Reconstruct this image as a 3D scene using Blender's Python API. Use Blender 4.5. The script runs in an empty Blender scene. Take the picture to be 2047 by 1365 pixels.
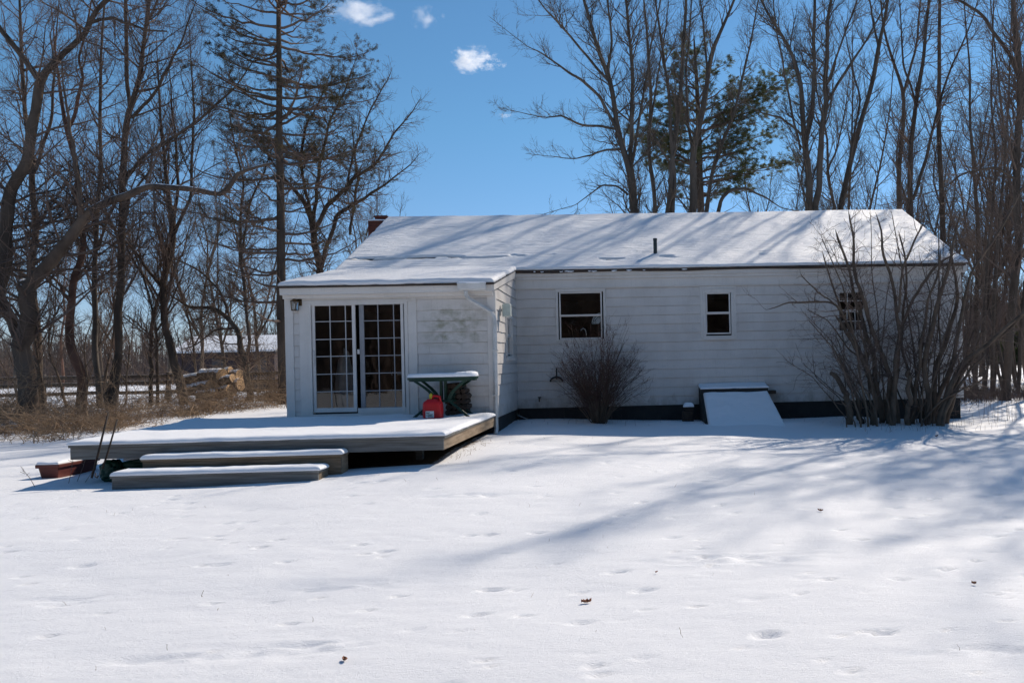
import bpy, math, random
import numpy as np
from mathutils import Matrix, Vector
random.seed(7)
RNG = np.random.default_rng(7)
SC = bpy.context.scene
COL = SC.collection

# ------------------------------------------------------------------ camera
CX, CY, YAW, PITCH, ROLL, F = 1321.2, 725.4, .0427, -.0011, .0224, 1590.2
CAM = np.array([6.414, -15.348, .928])
def ray(px, py):
    x = (px - CX) / F; y = -(py - CY) / F
    cr, sr = math.cos(ROLL), math.sin(ROLL); r = x*cr + y*sr; u2 = -x*sr + y*cr
    cp, sp = math.cos(PITCH), math.sin(PITCH); fw = cp - u2*sp; u = u2*cp + sp
    c, s = math.cos(YAW), math.sin(YAW)
    return np.array([r*c + fw*s, -r*s + fw*c, u])
def at(px, py, Y):
    """point of the place seen at photo position px,py that stands at world depth Y"""
    d = ray(px, py); return CAM + d*((Y - CAM[1]) / d[1])
def atZ(px, py, Z):
    d = ray(px, py); return CAM + d*((Z - CAM[2]) / d[2])
def mpp(Y):      # metres per photo pixel at depth Y
    return (Y - CAM[1]) / F
cam = bpy.data.cameras.new('camera'); cob = bpy.data.objects.new('camera', cam); COL.objects.link(cob)
cam.sensor_width = 36; cam.lens = 36*F/2047
cam.shift_x = (1023.5 - CX)/2047; cam.shift_y = (CY - 682.5)/2047
cam.clip_start = .05; cam.clip_end = 20000
fwd = Vector(ray(CX, CY)).normalized()
rt = Vector(ray(CX + 1000, CY) - ray(CX, CY)).normalized(); up = rt.cross(fwd)
cob.matrix_world = Matrix(((rt.x, up.x, -fwd.x, CAM[0]), (rt.y, up.y, -fwd.y, CAM[1]), (rt.z, up.z, -fwd.z, CAM[2]), (0, 0, 0, 1)))
SC.camera = cob

# ------------------------------------------------------------------ light
SUN = np.array([.74, 1.0, 1.08]); SUN /= np.linalg.norm(SUN)
sl = bpy.data.lights.new('sun', 'SUN'); so = bpy.data.objects.new('sun', sl); COL.objects.link(so)
sl.energy = 4.8; sl.angle = math.radians(.53); sl.color = (1, .885, .75)
so.rotation_mode = 'QUATERNION'; so.rotation_quaternion = Vector(SUN).to_track_quat('Z', 'Y')
so.location = (20, 30, 40)
EL = math.asin(SUN[2]); AZ = math.atan2(SUN[0], SUN[1])
W = bpy.data.worlds.new('World'); SC.world = W; W.use_nodes = True
nt = W.node_tree; bg = nt.nodes['Background']
sky = nt.nodes.new('ShaderNodeTexSky'); sky.sky_type = 'NISHITA'; sky.sun_disc = False
sky.sun_elevation = EL; sky.sun_rotation = AZ
sky.air_density = 1.0; sky.dust_density = .05; sky.ozone_density = 1.2; sky.altitude = 200
tint = nt.nodes.new('ShaderNodeMix'); tint.data_type = 'RGBA'; tint.blend_type = 'MULTIPLY'; tint.inputs[0].default_value = 1
tc_ = nt.nodes.new('ShaderNodeTexCoord'); sx_ = nt.nodes.new('ShaderNodeSeparateXYZ'); mr_ = nt.nodes.new('ShaderNodeMapRange'); tg_ = nt.nodes.new('ShaderNodeMix'); tg_.data_type = 'RGBA'
nt.links.new(tc_.outputs['Generated'], sx_.inputs[0]); nt.links.new(sx_.outputs[2], mr_.inputs[0]); mr_.inputs[1].default_value = .0; mr_.inputs[2].default_value = .28
tg_.inputs[6].default_value = (.70, .78, 1.12, 1); tg_.inputs[7].default_value = (.62, .96, 1.12, 1)      # a clear cold winter sky, less yellow low down
nt.links.new(mr_.outputs[0], tg_.inputs[0]); nt.links.new(tg_.outputs[2], tint.inputs[7])
nt.links.new(sky.outputs[0], tint.inputs[6]); nt.links.new(tint.outputs[2], bg.inputs[0]); bg.inputs[1].default_value = .10
SC.view_settings.view_transform = 'Standard'; SC.view_settings.look = 'None'
SC.view_settings.exposure = 0; SC.view_settings.gamma = 1; SC.view_settings.use_curve_mapping = False
SC.cycles.volume_bounces = 3; SC.cycles.max_bounces = 8
SC.cycles.transparent_max_bounces = 16

# ------------------------------------------------------------------ naming helpers
def tag(o, label=None, cat=None, group=None, kind=None):
    for k, v in (('label', label), ('category', cat), ('group', group), ('kind', kind)):
        if v: o[k] = v
    return o
def thing(name, label, cat, loc=(0, 0, 0), group=None, rotz=0):
    o = bpy.data.objects.new(name, None); COL.objects.link(o); o.location = loc; o.rotation_euler.z = rotz
    o.empty_display_size = .1
    return tag(o, label, cat, group)
def link(name, me, mat=None, parent=None):
    if mat is not None and not me.materials:
        me.materials.append(mat)
    o = bpy.data.objects.new(name, me); COL.objects.link(o)
    if parent is not None:
        o.parent = parent
    return o
def local(parent, P):
    """world coordinates -> coordinates of a thing that is only moved (not turned)"""
    off = np.zeros(3); p = parent
    while p is not None:
        off += np.array(p.location); p = p.parent
    return np.asarray(P, float) - off

# ------------------------------------------------------------------ meshes
def np_mesh(name, V, quads=None, tris=None, smooth=True, attrs=None, mats=None, mat_idx=None):
    me = bpy.data.meshes.new(name); V = np.asarray(V, np.float32)
    fs = []; sizes = []
    if quads is not None and len(quads): fs.append(np.asarray(quads, np.int32).ravel()); sizes.append(np.full(len(quads), 4, np.int32))
    if tris is not None and len(tris): fs.append(np.asarray(tris, np.int32).ravel()); sizes.append(np.full(len(tris), 3, np.int32))
    loops = np.concatenate(fs); sz = np.concatenate(sizes)
    me.vertices.add(len(V)); me.vertices.foreach_set('co', V.ravel())
    me.loops.add(len(loops)); me.loops.foreach_set('vertex_index', loops)
    me.polygons.add(len(sz)); me.polygons.foreach_set('loop_start', np.concatenate([[0], np.cumsum(sz)[:-1]]).astype(np.int32))
    me.polygons.foreach_set('loop_total', sz)
    if smooth: me.polygons.foreach_set('use_smooth', np.ones(len(sz), bool))
    if mat_idx is not None: me.polygons.foreach_set('material_index', np.asarray(mat_idx, np.int32))
    me.update(calc_edges=True)
    for k, a in (attrs or {}).items():
        at_ = me.attributes.new(k, 'FLOAT', 'POINT'); at_.data.foreach_set('value', np.asarray(a, np.float32))
    for m in mats or (): me.materials.append(m)
    return me

def tube_arrays(P, R, s):
    """P (N,k,3) polylines, R (N,k) radii -> vertices, quads of s-sided tubes"""
    N, k, _ = P.shape
    T = np.gradient(P, axis=1); T /= np.linalg.norm(T, axis=2, keepdims=True) + 1e-9
    m = np.abs(T.mean(1)); ref = np.zeros((N, 1, 3)); ref[np.arange(N), 0, m.argmin(1)] = 1
    B = np.cross(T, np.broadcast_to(ref, T.shape)); B /= np.linalg.norm(B, axis=2, keepdims=True) + 1e-9
    Nn = np.cross(B, T)
    a = np.arange(s) * 2*np.pi/s
    V = P[:, :, None, :] + R[:, :, None, None]*(B[:, :, None, :]*np.cos(a)[None, None, :, None] + Nn[:, :, None, :]*np.sin(a)[None, None, :, None])
    idx = np.arange(N*k*s).reshape(N, k, s)
    q = np.stack([idx[:, :-1, :], np.roll(idx, -1, 2)[:, :-1, :], np.roll(idx, -1, 2)[:, 1:, :], idx[:, 1:, :]], -1).reshape(-1, 4)
    return V.reshape(-1, 3), q
def tubes_mesh(name, groups, mats, extra=None):
    """groups: list of (P, R, sides, material index); extra: (V, tris, material index)"""
    Vs = []; Qs = []; mi = []; n = 0
    for P, R, s, m in groups:
        if len(P) == 0: continue
        V, q = tube_arrays(P, R, s); Vs.append(V); Qs.append(q + n); n += len(V); mi.append(np.full(len(q), m))
    tr = None
    if extra is not None:
        Vs.append(extra[0]); tr = extra[1] + n; mi.append(np.full(len(tr), extra[2]))
    return np_mesh(name, np.concatenate(Vs), np.concatenate(Qs) if Qs else None, tr, True, mats=mats, mat_idx=np.concatenate(mi))

class MB:
    """collects boxes, polygons and tubes into one mesh"""
    def __init__(s): s.v = []; s.f = []
    def poly(s, pts):
        n = len(s.v); s.v += [tuple(map(float, p)) for p in pts]; s.f.append(tuple(range(n, n + len(pts)))); return s
    def box8(s, c):   # c: bottom 4 then top 4
        n = len(s.v); s.v += [tuple(map(float, p)) for p in c]
        s.f += [tuple(n + i for i in f) for f in ((3, 2, 1, 0), (4, 5, 6, 7), (0, 1, 5, 4), (1, 2, 6, 5), (2, 3, 7, 6), (3, 0, 4, 7))]; return s
    def box(s, x0, x1, y0, y1, z0, z1):
        return s.box8([(x0, y0, z0), (x1, y0, z0), (x1, y1, z0), (x0, y1, z0), (x0, y0, z1), (x1, y0, z1), (x1, y1, z1), (x0, y1, z1)])
    def tube(s, pts, r, n=8, cap=True):
        P = np.array([pts], float); R = np.broadcast_to(np.asarray(r, float), (len(pts),))[None]
        V, q = tube_arrays(P, R, n); b = len(s.v); s.v += [tuple(v) for v in V]; s.f += [tuple(int(i) + b for i in f) for f in q]
        if cap:
            s.f.append(tuple(b + i for i in range(n))[::-1]); e = b + (len(pts) - 1)*n; s.f.append(tuple(e + i for i in range(n)))
        return s
    def prism(s, pts2, axis, a0, a1):
        """outline pts2 swept along axis 0/1/2 from a0 to a1"""
        def mk(p, a):
            l = list(p); l.insert(axis, a); return tuple(l)
        n = len(pts2); A = [mk(p, a0) for p in pts2]; B = [mk(p, a1) for p in pts2]; b = len(s.v); s.v += A + B
        s.f.append(tuple(range(b, b + n))); s.f.append(tuple(range(b + 2*n - 1, b + n - 1, -1)))
        for i in range(n): s.f.append((b + i, b + n + i, b + n + (i + 1) % n, b + (i + 1) % n))
        return s
    def build(s, name, mat, parent=None, bevel=0, smooth=False, world=True):
        V = np.array(s.v); V = local(parent, V) if (parent is not None and world) else V
        me = bpy.data.meshes.new(name); me.from_pydata([tuple(v) for v in V], [], s.f)
        import bmesh
        bm = bmesh.new(); bm.from_mesh(me); bmesh.ops.recalc_face_normals(bm, faces=bm.faces); bm.to_mesh(me); bm.free()
        if smooth: me.polygons.foreach_set('use_smooth', [True]*len(me.polygons))
        o = link(name, me, mat, parent)
        if bevel:
            b = o.modifiers.new('bevel', 'BEVEL'); b.width = bevel; b.segments = 2; b.limit_method = 'ANGLE'; b.angle_limit = .6
        return o
# value noise on numpy arrays
def _h(ix, iy, seed):
    n = (ix*374761393 + iy*668265263 + seed*1274126177) & 0xffffffff
    n = ((n ^ (n >> 13))*1274126177) & 0xffffffff
    return ((n ^ (n >> 16)) & 0xffff)/65535.
def vnoise(x, y, seed=0):
    x = np.asarray(x, float); y = np.asarray(y, float)
    ix = np.floor(x).astype(np.int64); iy = np.floor(y).astype(np.int64); fx = x - ix; fy = y - iy
    fx = fx*fx*(3 - 2*fx); fy = fy*fy*(3 - 2*fy)
    a, b, c, d = _h(ix, iy, seed), _h(ix+1, iy, seed), _h(ix, iy+1, seed), _h(ix+1, iy+1, seed)
    return (a + (b-a)*fx)*(1-fy) + (c + (d-c)*fx)*fy - .5
def fbm(x, y, seed=0, oct=3):
    s = 0; a = 1
    for i in range(oct): s = s + a*vnoise(x*2**i, y*2**i, seed + i); a *= .5
    return s

# ------------------------------------------------------------------ materials
def nodes(name):
    m = bpy.data.materials.new(name); m.use_nodes = True
    return m, m.node_tree, m.node_tree.nodes['Principled BSDF']
def N(t, typ, **kw):
    n = t.nodes.new(typ)
    for k, v in kw.items():
        if k.startswith('i_'): n.inputs[k[2:]].default_value = v
        else: setattr(n, k, v)
    return n
def coords(t, scale=(1, 1, 1), out='Object'):
    tc = N(t, 'ShaderNodeTexCoord'); mp = N(t, 'ShaderNodeMapping'); mp.inputs['Scale'].default_value = scale
    t.links.new(tc.outputs[out], mp.inputs[0]); return mp.outputs[0]
def mixc(t, fac, a, b):
    m = N(t, 'ShaderNodeMix', data_type='RGBA')
    for s, v in ((m.inputs[6], a), (m.inputs[7], b)):
        if hasattr(v, 'is_output'): t.links.new(v, s)
        else: s.default_value = (*v, 1)
    if hasattr(fac, 'is_output'): t.links.new(fac, m.inputs[0])
    else: m.inputs[0].default_value = fac
    return m.outputs[2]
def noise(t, vec, scale, detail=4, rough=.55):
    n = N(t, 'ShaderNodeTexNoise'); n.inputs['Scale'].default_value = scale; n.inputs['Detail'].default_value = detail
    n.inputs['Roughness'].default_value = rough; t.links.new(vec, n.inputs['Vector']); return n.outputs['Fac']
def ramp(t, v, a, b):
    r = N(t, 'ShaderNodeMapRange'); r.inputs[1].default_value = a; r.inputs[2].default_value = b; t.links.new(v, r.inputs[0]); return r.outputs[0]
def bump(t, p, h, strength, dist):
    b = N(t, 'ShaderNodeBump'); b.inputs['Strength'].default_value = strength; b.inputs['Distance'].default_value = dist
    t.links.new(h, b.inputs['Height'])
    if p.inputs['Normal'].is_linked: t.links.new(p.inputs['Normal'].links[0].from_socket, b.inputs['Normal'])
    t.links.new(b.outputs[0], p.inputs['Normal'])
def pbr(name, c1, c2=None, rough=.7, scale=6, stretch=(1, 1, 1), bumps=(), spec=.3, metal=0, lo=.35, hi=.65, out='Object'):
    m, t, p = nodes(name); v = coords(t, stretch, out)
    p.inputs['Roughness'].default_value = rough; p.inputs['Specular IOR Level'].default_value = spec; p.inputs['Metallic'].default_value = metal
    if c2 is None: c2 = tuple(x*.75 for x in c1)
    t.links.new(mixc(t, ramp(t, noise(t, v, scale), lo, hi), c1, c2), p.inputs['Base Color'])
    for sc, st, d in bumps: bump(t, p, noise(t, v, sc, 5), st, d)
    return m
M = {}
def snow_mat(name, fine=1.0):
    m, t, p = nodes(name); v = coords(t)
    p.inputs['Base Color'].default_value = (.85, .865, .89, 1); p.inputs['Roughness'].default_value = .55
    p.inputs['Specular IOR Level'].default_value = .25
    bump(t, p, noise(t, v, 9, 6, .6), .35*fine, .02)
    bump(t, p, noise(t, v, 70, 5, .7), .55*fine, .006)
    return m
M['snow'] = snow_mat('snow')
def ground_mat():
    m, t, p = nodes('snow_ground'); v = coords(t)
    p.inputs['Roughness'].default_value = .5; p.inputs['Specular IOR Level'].default_value = .25
    a = N(t, 'ShaderNodeAttribute', attribute_name='litter')
    n1 = noise(t, v, 5.5, 8, .7)
    s = N(t, 'ShaderNodeMath', operation='MULTIPLY'); t.links.new(a.outputs['Fac'], s.inputs[0]); s.inputs[1].default_value = .62
    ad = N(t, 'ShaderNodeMath', operation='ADD'); t.links.new(n1, ad.inputs[0]); t.links.new(s.outputs[0], ad.inputs[1])
    f = ramp(t, ad.outputs[0], .82, .92)
    dirt = mixc(t, ramp(t, noise(t, v, 21, 6), .35, .65), (.16, .1, .055), (.07, .045, .03))
    t.links.new(mixc(t, f, (.85, .86, .885), dirt), p.inputs['Base Color'])
    vs = coords(t, (1, 2.4, 1))
    bump(t, p, noise(t, vs, 3.1, 7, .62), .26, .03)
    bump(t, p, noise(t, vs, 30, 8, .8), .8, .012)
    return m
M['ground'] = ground_mat()
def roofsnow_mat():
    m, t, p = nodes('roof_snow'); v = coords(t, (1.9, 13, 13))
    p.inputs['Base Color'].default_value = (.85, .865, .89, 1); p.inputs['Roughness'].default_value = .5; p.inputs['Specular IOR Level'].default_value = .3
    bump(t, p, noise(t, v, 1.9, 6, .7), 1.0, .045)
    bump(t, p, noise(t, coords(t), 45, 4, .7), .4, .006)
    return m
M['roof_snow'] = roofsnow_mat()
def paint_mat(name, base, dirt, grain=True, rough=.55):
    m, t, p = nodes(name); v = coords(t); vs = coords(t, (9, 9, .7))
    p.inputs['Roughness'].default_value = rough; p.inputs['Specular IOR Level'].default_value = .3
    c = mixc(t, ramp(t, noise(t, v, 1.3, 6, .65), .45, .78), base, dirt)
    c = mixc(t, ramp(t, noise(t, vs, 3, 5, .6), .55, .85), c, tuple(x*.82 for x in base))
    t.links.new(c, p.inputs['Base Color'])
    if grain:
        bump(t, p, noise(t, vs, 9, 4), .35, .004)
        se = N(t, 'ShaderNodeSeparateXYZ'); t.links.new(v, se.inputs[0]); ad = N(t, 'ShaderNodeMath', operation='MULTIPLY_ADD'); t.links.new(noise(t, coords(t, (1, 1, .5)), 2.6, 7, .7), ad.inputs[0]); ad.inputs[1].default_value = 1.5; t.links.new(se.outputs[2], ad.inputs[2])
        f_ = ramp(t, ad.outputs[0], 1.28, .98); t.links.new(mixc(t, f_, c, (.36, .32, .28)), p.inputs['Base Color'])
    return m
M['siding'] = paint_mat('siding_paint', (.60, .57, .54), (.48, .45, .42))
M['trim'] = paint_mat('trim_paint', (.64, .61, .575), (.52, .495, .46), False, .45)
def mildew_mat():
    m = M['siding'].copy(); m.name = 'siding_mildew'; t = m.node_tree; p = t.nodes['Principled BSDF']
    src = p.inputs['Base Color'].links[0].from_socket
    v = coords(t)   # grey green mildew patches about the middle of the wall
    sep = N(t, 'ShaderNodeSeparateXYZ'); t.links.new(v, sep.inputs[0])
    def band(o, c, w):
        a = N(t, 'ShaderNodeMath', operation='SUBTRACT'); t.links.new(o, a.inputs[0]); a.inputs[1].default_value = c
        b = N(t, 'ShaderNodeMath', operation='ABSOLUTE'); t.links.new(a.outputs[0], b.inputs[0]); return ramp(t, b.outputs[0], w, w*.4)
    k = N(t, 'ShaderNodeMath', operation='MULTIPLY'); t.links.new(band(sep.outputs[0], -3.85, .75), k.inputs[0]); t.links.new(band(sep.outputs[2], 2.1, .5), k.inputs[1])
    k2 = N(t, 'ShaderNodeMath', operation='MULTIPLY'); t.links.new(k.outputs[0], k2.inputs[0]); t.links.new(ramp(t, noise(t, coords(t, (1, 1, 1.4)), 4, 6, .65), .42, .62), k2.inputs[1])
    t.links.new(mixc(t, k2.outputs[0], src, (.31, .3, .235)), p.inputs['Base Color']); return m
M['siding_mildew'] = mildew_mat()
M['foundation'] = pbr('foundation_paint', (.036, .036, .035), (.024, .024, .024), .8, 4, bumps=((14, .4, .01),))
M['shingle'] = pbr('roof_shingle', (.045, .05, .06), (.025, .027, .032), .9, 18, bumps=((60, .5, .01),))
M['dark_gutter'] = pbr('rusty_gutter', (.035, .03, .027), (.07, .045, .03), .7, 7)
M['vinyl'] = pbr('window_vinyl', (.68, .65, .62), (.6, .57, .54), .4, 3)
M['muntin'] = pbr('grey_muntin', (.42, .42, .42), (.36, .36, .36), .5, 3)
M['alu'] = pbr('grey_aluminium', (.3, .31, .33), (.24, .25, .27), .4, 3, metal=.2)
M['gutter'] = pbr('gutter_enamel', (.6, .6, .59), (.47, .47, .45), .4, 4)
M['wood'] = pbr('weathered_wood', (.2, .2, .19), (.115, .11, .1), .8, 3, (.6, 9, 9), ((6, .5, .006),))
M['wood_side'] = pbr('bare_deck_wood', (.33, .25, .17), (.19, .135, .085), .8, 3, (9, .8, 7), ((6, .5, .006),))
M['wood_tan'] = pbr('tan_step_wood', (.24, .18, .12), (.12, .09, .06), .8, 3, (.7, 9, 12), ((6, .5, .006),))
M['green'] = pbr('green_plastic', (.012, .045, .03), (.01, .035, .025), .4, 3)
M['red'] = pbr('red_plastic', (.55, .015, .02), (.45, .01, .015), .4, 3)
M['black'] = pbr('black_iron', (.02, .02, .022), (.03, .026, .024), .6, 8)
M['yellow'] = pbr('yellow_plastic', (.6, .5, .04), None, .4)
M['white_label'] = pbr('paper_label', (.75, .75, .73), (.68, .68, .66), .5)
M['dark_print'] = pbr('label_print', (.02, .06, .05), (.02, .05, .04), .5)
M['terracotta'] = pbr('red_brown_plastic', (.15, .04, .03), (.11, .03, .024), .5, 5)
M['tarp'] = pbr('green_tarp', (.012, .07, .045), (.01, .045, .032), .45, 6, bumps=((9, .6, .03),))
M['rust'] = pbr('rusty_rod', (.045, .03, .022), (.02, .016, .014), .8, 9)
M['brick'] = pbr('chimney_brick', (.16, .045, .03), (.09, .03, .022), .85, 8, bumps=((20, .4, .01),))
M['brass'] = pbr('old_brass', (.13, .08, .035), (.07, .05, .03), .45, 12, metal=.6)
M['pipe'] = pbr('dark_vent_pipe', (.03, .045, .05), (.02, .03, .035), .6, 6)
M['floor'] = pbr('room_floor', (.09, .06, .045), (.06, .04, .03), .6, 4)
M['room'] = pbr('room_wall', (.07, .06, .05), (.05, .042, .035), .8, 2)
M['cloth'] = pbr('dust_sheet', (.6, .6, .58), (.45, .45, .43), .8, 5, bumps=((7, .6, .03),))
M['furn'] = pbr('dark_furniture', (.05, .035, .025), (.03, .022, .018), .5, 5)
M['lampbox'] = pbr('pale_lamp_housing', (.56, .6, .55), (.48, .52, .47), .5, 3)
M['shed'] = pbr('shed_boards', (.075, .055, .06), (.04, .03, .035), .85, 5, (.6, 2, 9), ((9, .4, .01),))
M['fence'] = pbr('grey_fence_wood', (.13, .105, .085), (.075, .06, .05), .85, 4, (.7, 6, 6))
M['log_bark'] = pbr('log_bark', (.08, .055, .04), (.04, .03, .024), .9, 8, bumps=((12, .8, .02),))
M['log_end'] = pbr('cut_log_end', (.68, .45, .25), (.45, .28, .15), .8, 7)
M['split'] = pbr('split_firewood', (.06, .042, .032), (.03, .022, .018), .9, 6, bumps=((12, .6, .01),))
M['leaf'] = pbr('dead_leaf', (.3, .12, .06), (.16, .07, .04), .7, 20)
M['brush'] = pbr('dry_brush', (.37, .26, .165), (.18, .12, .075), .85, 1.2)
M['asphalt'] = pbr('road_asphalt', (.2, .19, .18), (.28, .27, .26), .85, .4)
M['needle'] = pbr('pine_needles', (.085, .115, .045), (.15, .15, .065), .6, .8)
M['needle_dry'] = pbr('sparse_needles', (.07, .065, .035), (.1, .075, .04), .7, .8)
def translucent(m, k=.4):
    t = m.node_tree; p = t.nodes['Principled BSDF']; o = t.nodes['Material Output']; tr = N(t, 'ShaderNodeBsdfTranslucent'); mx = N(t, 'ShaderNodeMixShader'); mx.inputs[0].default_value = k
    t.links.new(p.inputs['Base Color'].links[0].from_socket, tr.inputs[0]); t.links.new(p.outputs[0], mx.inputs[1]); t.links.new(tr.outputs[0], mx.inputs[2]); t.links.new(mx.outputs[0], o.inputs[0])
translucent(M['needle']); translucent(M['needle_dry'], .25)
def bark(name, c1, c2, snowy=False, lo=1.08):
    m = pbr(name, c1, c2, .9, 2.2, (1, 1, .35), ((7, .7, .03), (24, .5, .01)), spec=.15)
    if snowy:
        t = m.node_tree; p = t.nodes['Principled BSDF']; src = p.inputs['Base Color'].links[0].from_socket
        g = N(t, 'ShaderNodeNewGeometry'); s = N(t, 'ShaderNodeSeparateXYZ'); t.links.new(g.outputs['Normal'], s.inputs[0])
        n = noise(t, coords(t), 2.2, 4); a = N(t, 'ShaderNodeMath', operation='MULTIPLY_ADD'); t.links.new(n, a.inputs[0]); a.inputs[1].default_value = .9; t.links.new(s.outputs[2], a.inputs[2])
        t.links.new(mixc(t, ramp(t, a.outputs[0], lo, lo + .12), src, (.85, .86, .88)), p.inputs['Base Color'])
    return m
M['bark'] = bark('bark_brown', (.135, .103, .08), (.06, .047, .038))
M['bark_snow'] = bark('bark_with_snow', (.17, .125, .095), (.07, .053, .043), True)
M['bark_red'] = bark('bark_reddish', (.2, .11, .08), (.09, .055, .042))
M['bark_grey'] = bark('bark_grey', (.15, .127, .107), (.07, .06, .051))
M['twig'] = pbr('twig_brown', (.2, .145, .118), (.11, .082, .068), .85, .5, spec=.15)
M['twig_grey'] = pbr('twig_grey', (.17, .138, .112), (.09, .075, .064), .85, .5, spec=.15)
M['shrub'] = pbr('shrub_bark', (.17, .125, .09), (.08, .06, .046), .85, 3, bumps=((14, .5, .01),), spec=.15)
M['shrub_red'] = pbr('reddish_twig', (.14, .075, .06), (.08, .045, .04), .85, .8, spec=.15)
M['far_wood'] = pbr('distant_wood', (.17, .13, .115), (.12, .095, .085), .9, .05, spec=.1)
def glass(name, tint=(.9, .92, .93), refl=1.0):
    m = bpy.data.materials.new(name); m.use_nodes = True; t = m.node_tree; t.nodes.clear()
    o = N(t, 'ShaderNodeOutputMaterial'); tr = N(t, 'ShaderNodeBsdfTransparent'); gl = N(t, 'ShaderNodeBsdfGlossy'); mx = N(t, 'ShaderNodeMixShader'); fr = N(t, 'ShaderNodeFresnel')
    fr.inputs[0].default_value = 1.5; tr.inputs[0].default_value = (*tint, 1); gl.inputs['Roughness'].default_value = .02
    v = coords(t); b = N(t, 'ShaderNodeBump'); b.inputs['Strength'].default_value = .08; b.inputs['Distance'].default_value = .02
    t.links.new(noise(t, v, 2.5, 2), b.inputs['Height']); t.links.new(b.outputs[0], gl.inputs['Normal'])
    k = N(t, 'ShaderNodeMath', operation='MULTIPLY'); k.inputs[1].default_value = 1.6*refl; t.links.new(fr.outputs[0], k.inputs[0])
    t.links.new(k.outputs[0], mx.inputs[0]); t.links.new(tr.outputs[0], mx.inputs[1]); t.links.new(gl.outputs[0], mx.inputs[2]); t.links.new(mx.outputs[0], o.inputs[0])
    return m
M['glass'] = glass('window_glass', (.74, .76, .76)); M['lantern_glass'] = glass('lantern_glass')

# ------------------------------------------------------------------ terrain
CP = np.array([(7, 2.9, -.40), (11, 2.9, -.44), (4.6, 2.9, -.3), (14.2, 2.9, -.55), (2.4, -4.9, -.53), (-.2, -4.9, -.55), (-2, -3, -.56), (4.2, -.8, -.34),
               (6.8, -.7, -.46), (10, -.8, -.58), (11.8, -1, -.64), (6.4, -15.3, -.72), (5, -10, -.62), (0, -10, -.66), (11, -8, -.7), (2, -7, -.6), (6.5, -5, -.55),
               (-6, 2, -.5), (-8, 8, -.35), (-3, 10, -.28), (-6, 15, -.17), (-12, 16, -.22), (-25, 15, -.25), (3.3, -4.5, -.40), (4.3, -2.6, -.33), (18, 9, -.5), (17, 2, -.6), (20, -6, -.75), (-10, -6, -.62),
               (8, 14, -.4), (14, 18, -.4), (28, 20, -.45), (-20, 40, -.35), (10, 45, -.35), (40, 50, -.4), (0, -30, -.8), (-30, -20, -.7), (40, -20, -.8)])
def terrain(x, y):
    x = np.asarray(x, float); y = np.asarray(y, float); num = 0; den = 1e-9
    for cx, cy, cz in CP:
        d2 = (x-cx)**2 + (y-cy)**2; w = 1/(d2*d2*.02 + d2 + 1.2)**1.3; num = num + w*cz; den = den + w
    return num/den
def gz(x, y): return float(terrain(x, y))
xs = np.concatenate([-np.geomspace(3000, 10, 46)[:-1] - 0, np.arange(-10, -4, .12), np.arange(-4, 15.5, .04), np.arange(15.5, 24, .14), np.geomspace(24, 3000, 44)])
ys = np.concatenate([-np.geomspace(2000, 16, 26)[:-1], np.arange(-16, -12.2, .15), np.arange(-12.2, -8, .026), np.arange(-8, -3, .04), np.arange(-3, 4, .06), np.arange(4, 26, .2), np.geomspace(26, 4000, 44)])
GX, GY = np.meshgrid(xs, ys); GZ = terrain(GX, GY)
near = np.clip(1 - (np.hypot(GX - 5, GY + 2) - 25)/20, 0, 1)
GZ += near*(.035*fbm(GX*.35, GY*.5, 3) + .016*fbm(GX*1.1, GY*1.9, 5) + .006*np.clip(fbm(GX*.5, GY*.7, 15)*3, 0, 1)*fbm(GX*3.2, GY*4.5, 9) + .003*fbm(GX*8, GY*14, 9))
far = np.clip((np.hypot(GX, GY) - 60)/300, 0, 1); GZ += far*3*fbm(GX*.006, GY*.006, 21)*np.clip(far*2, 0, 1)
# snow heaped a little along the wall foot, scooped beneath the deck
GZ += .05*np.exp(-((GY - 2.4)/.5)**2)*(GX > 4.1)*(GX < 14)*(fbm(GX*1.3, GY, 31) + .3)
under = np.clip(np.minimum.reduce([(GX + 1.0)/.25, (3.75 - GX)/.25, (GY + 4.1)/.25, (0.3 - GY)/.25]), 0, 1); GZ -= .06*under
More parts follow.
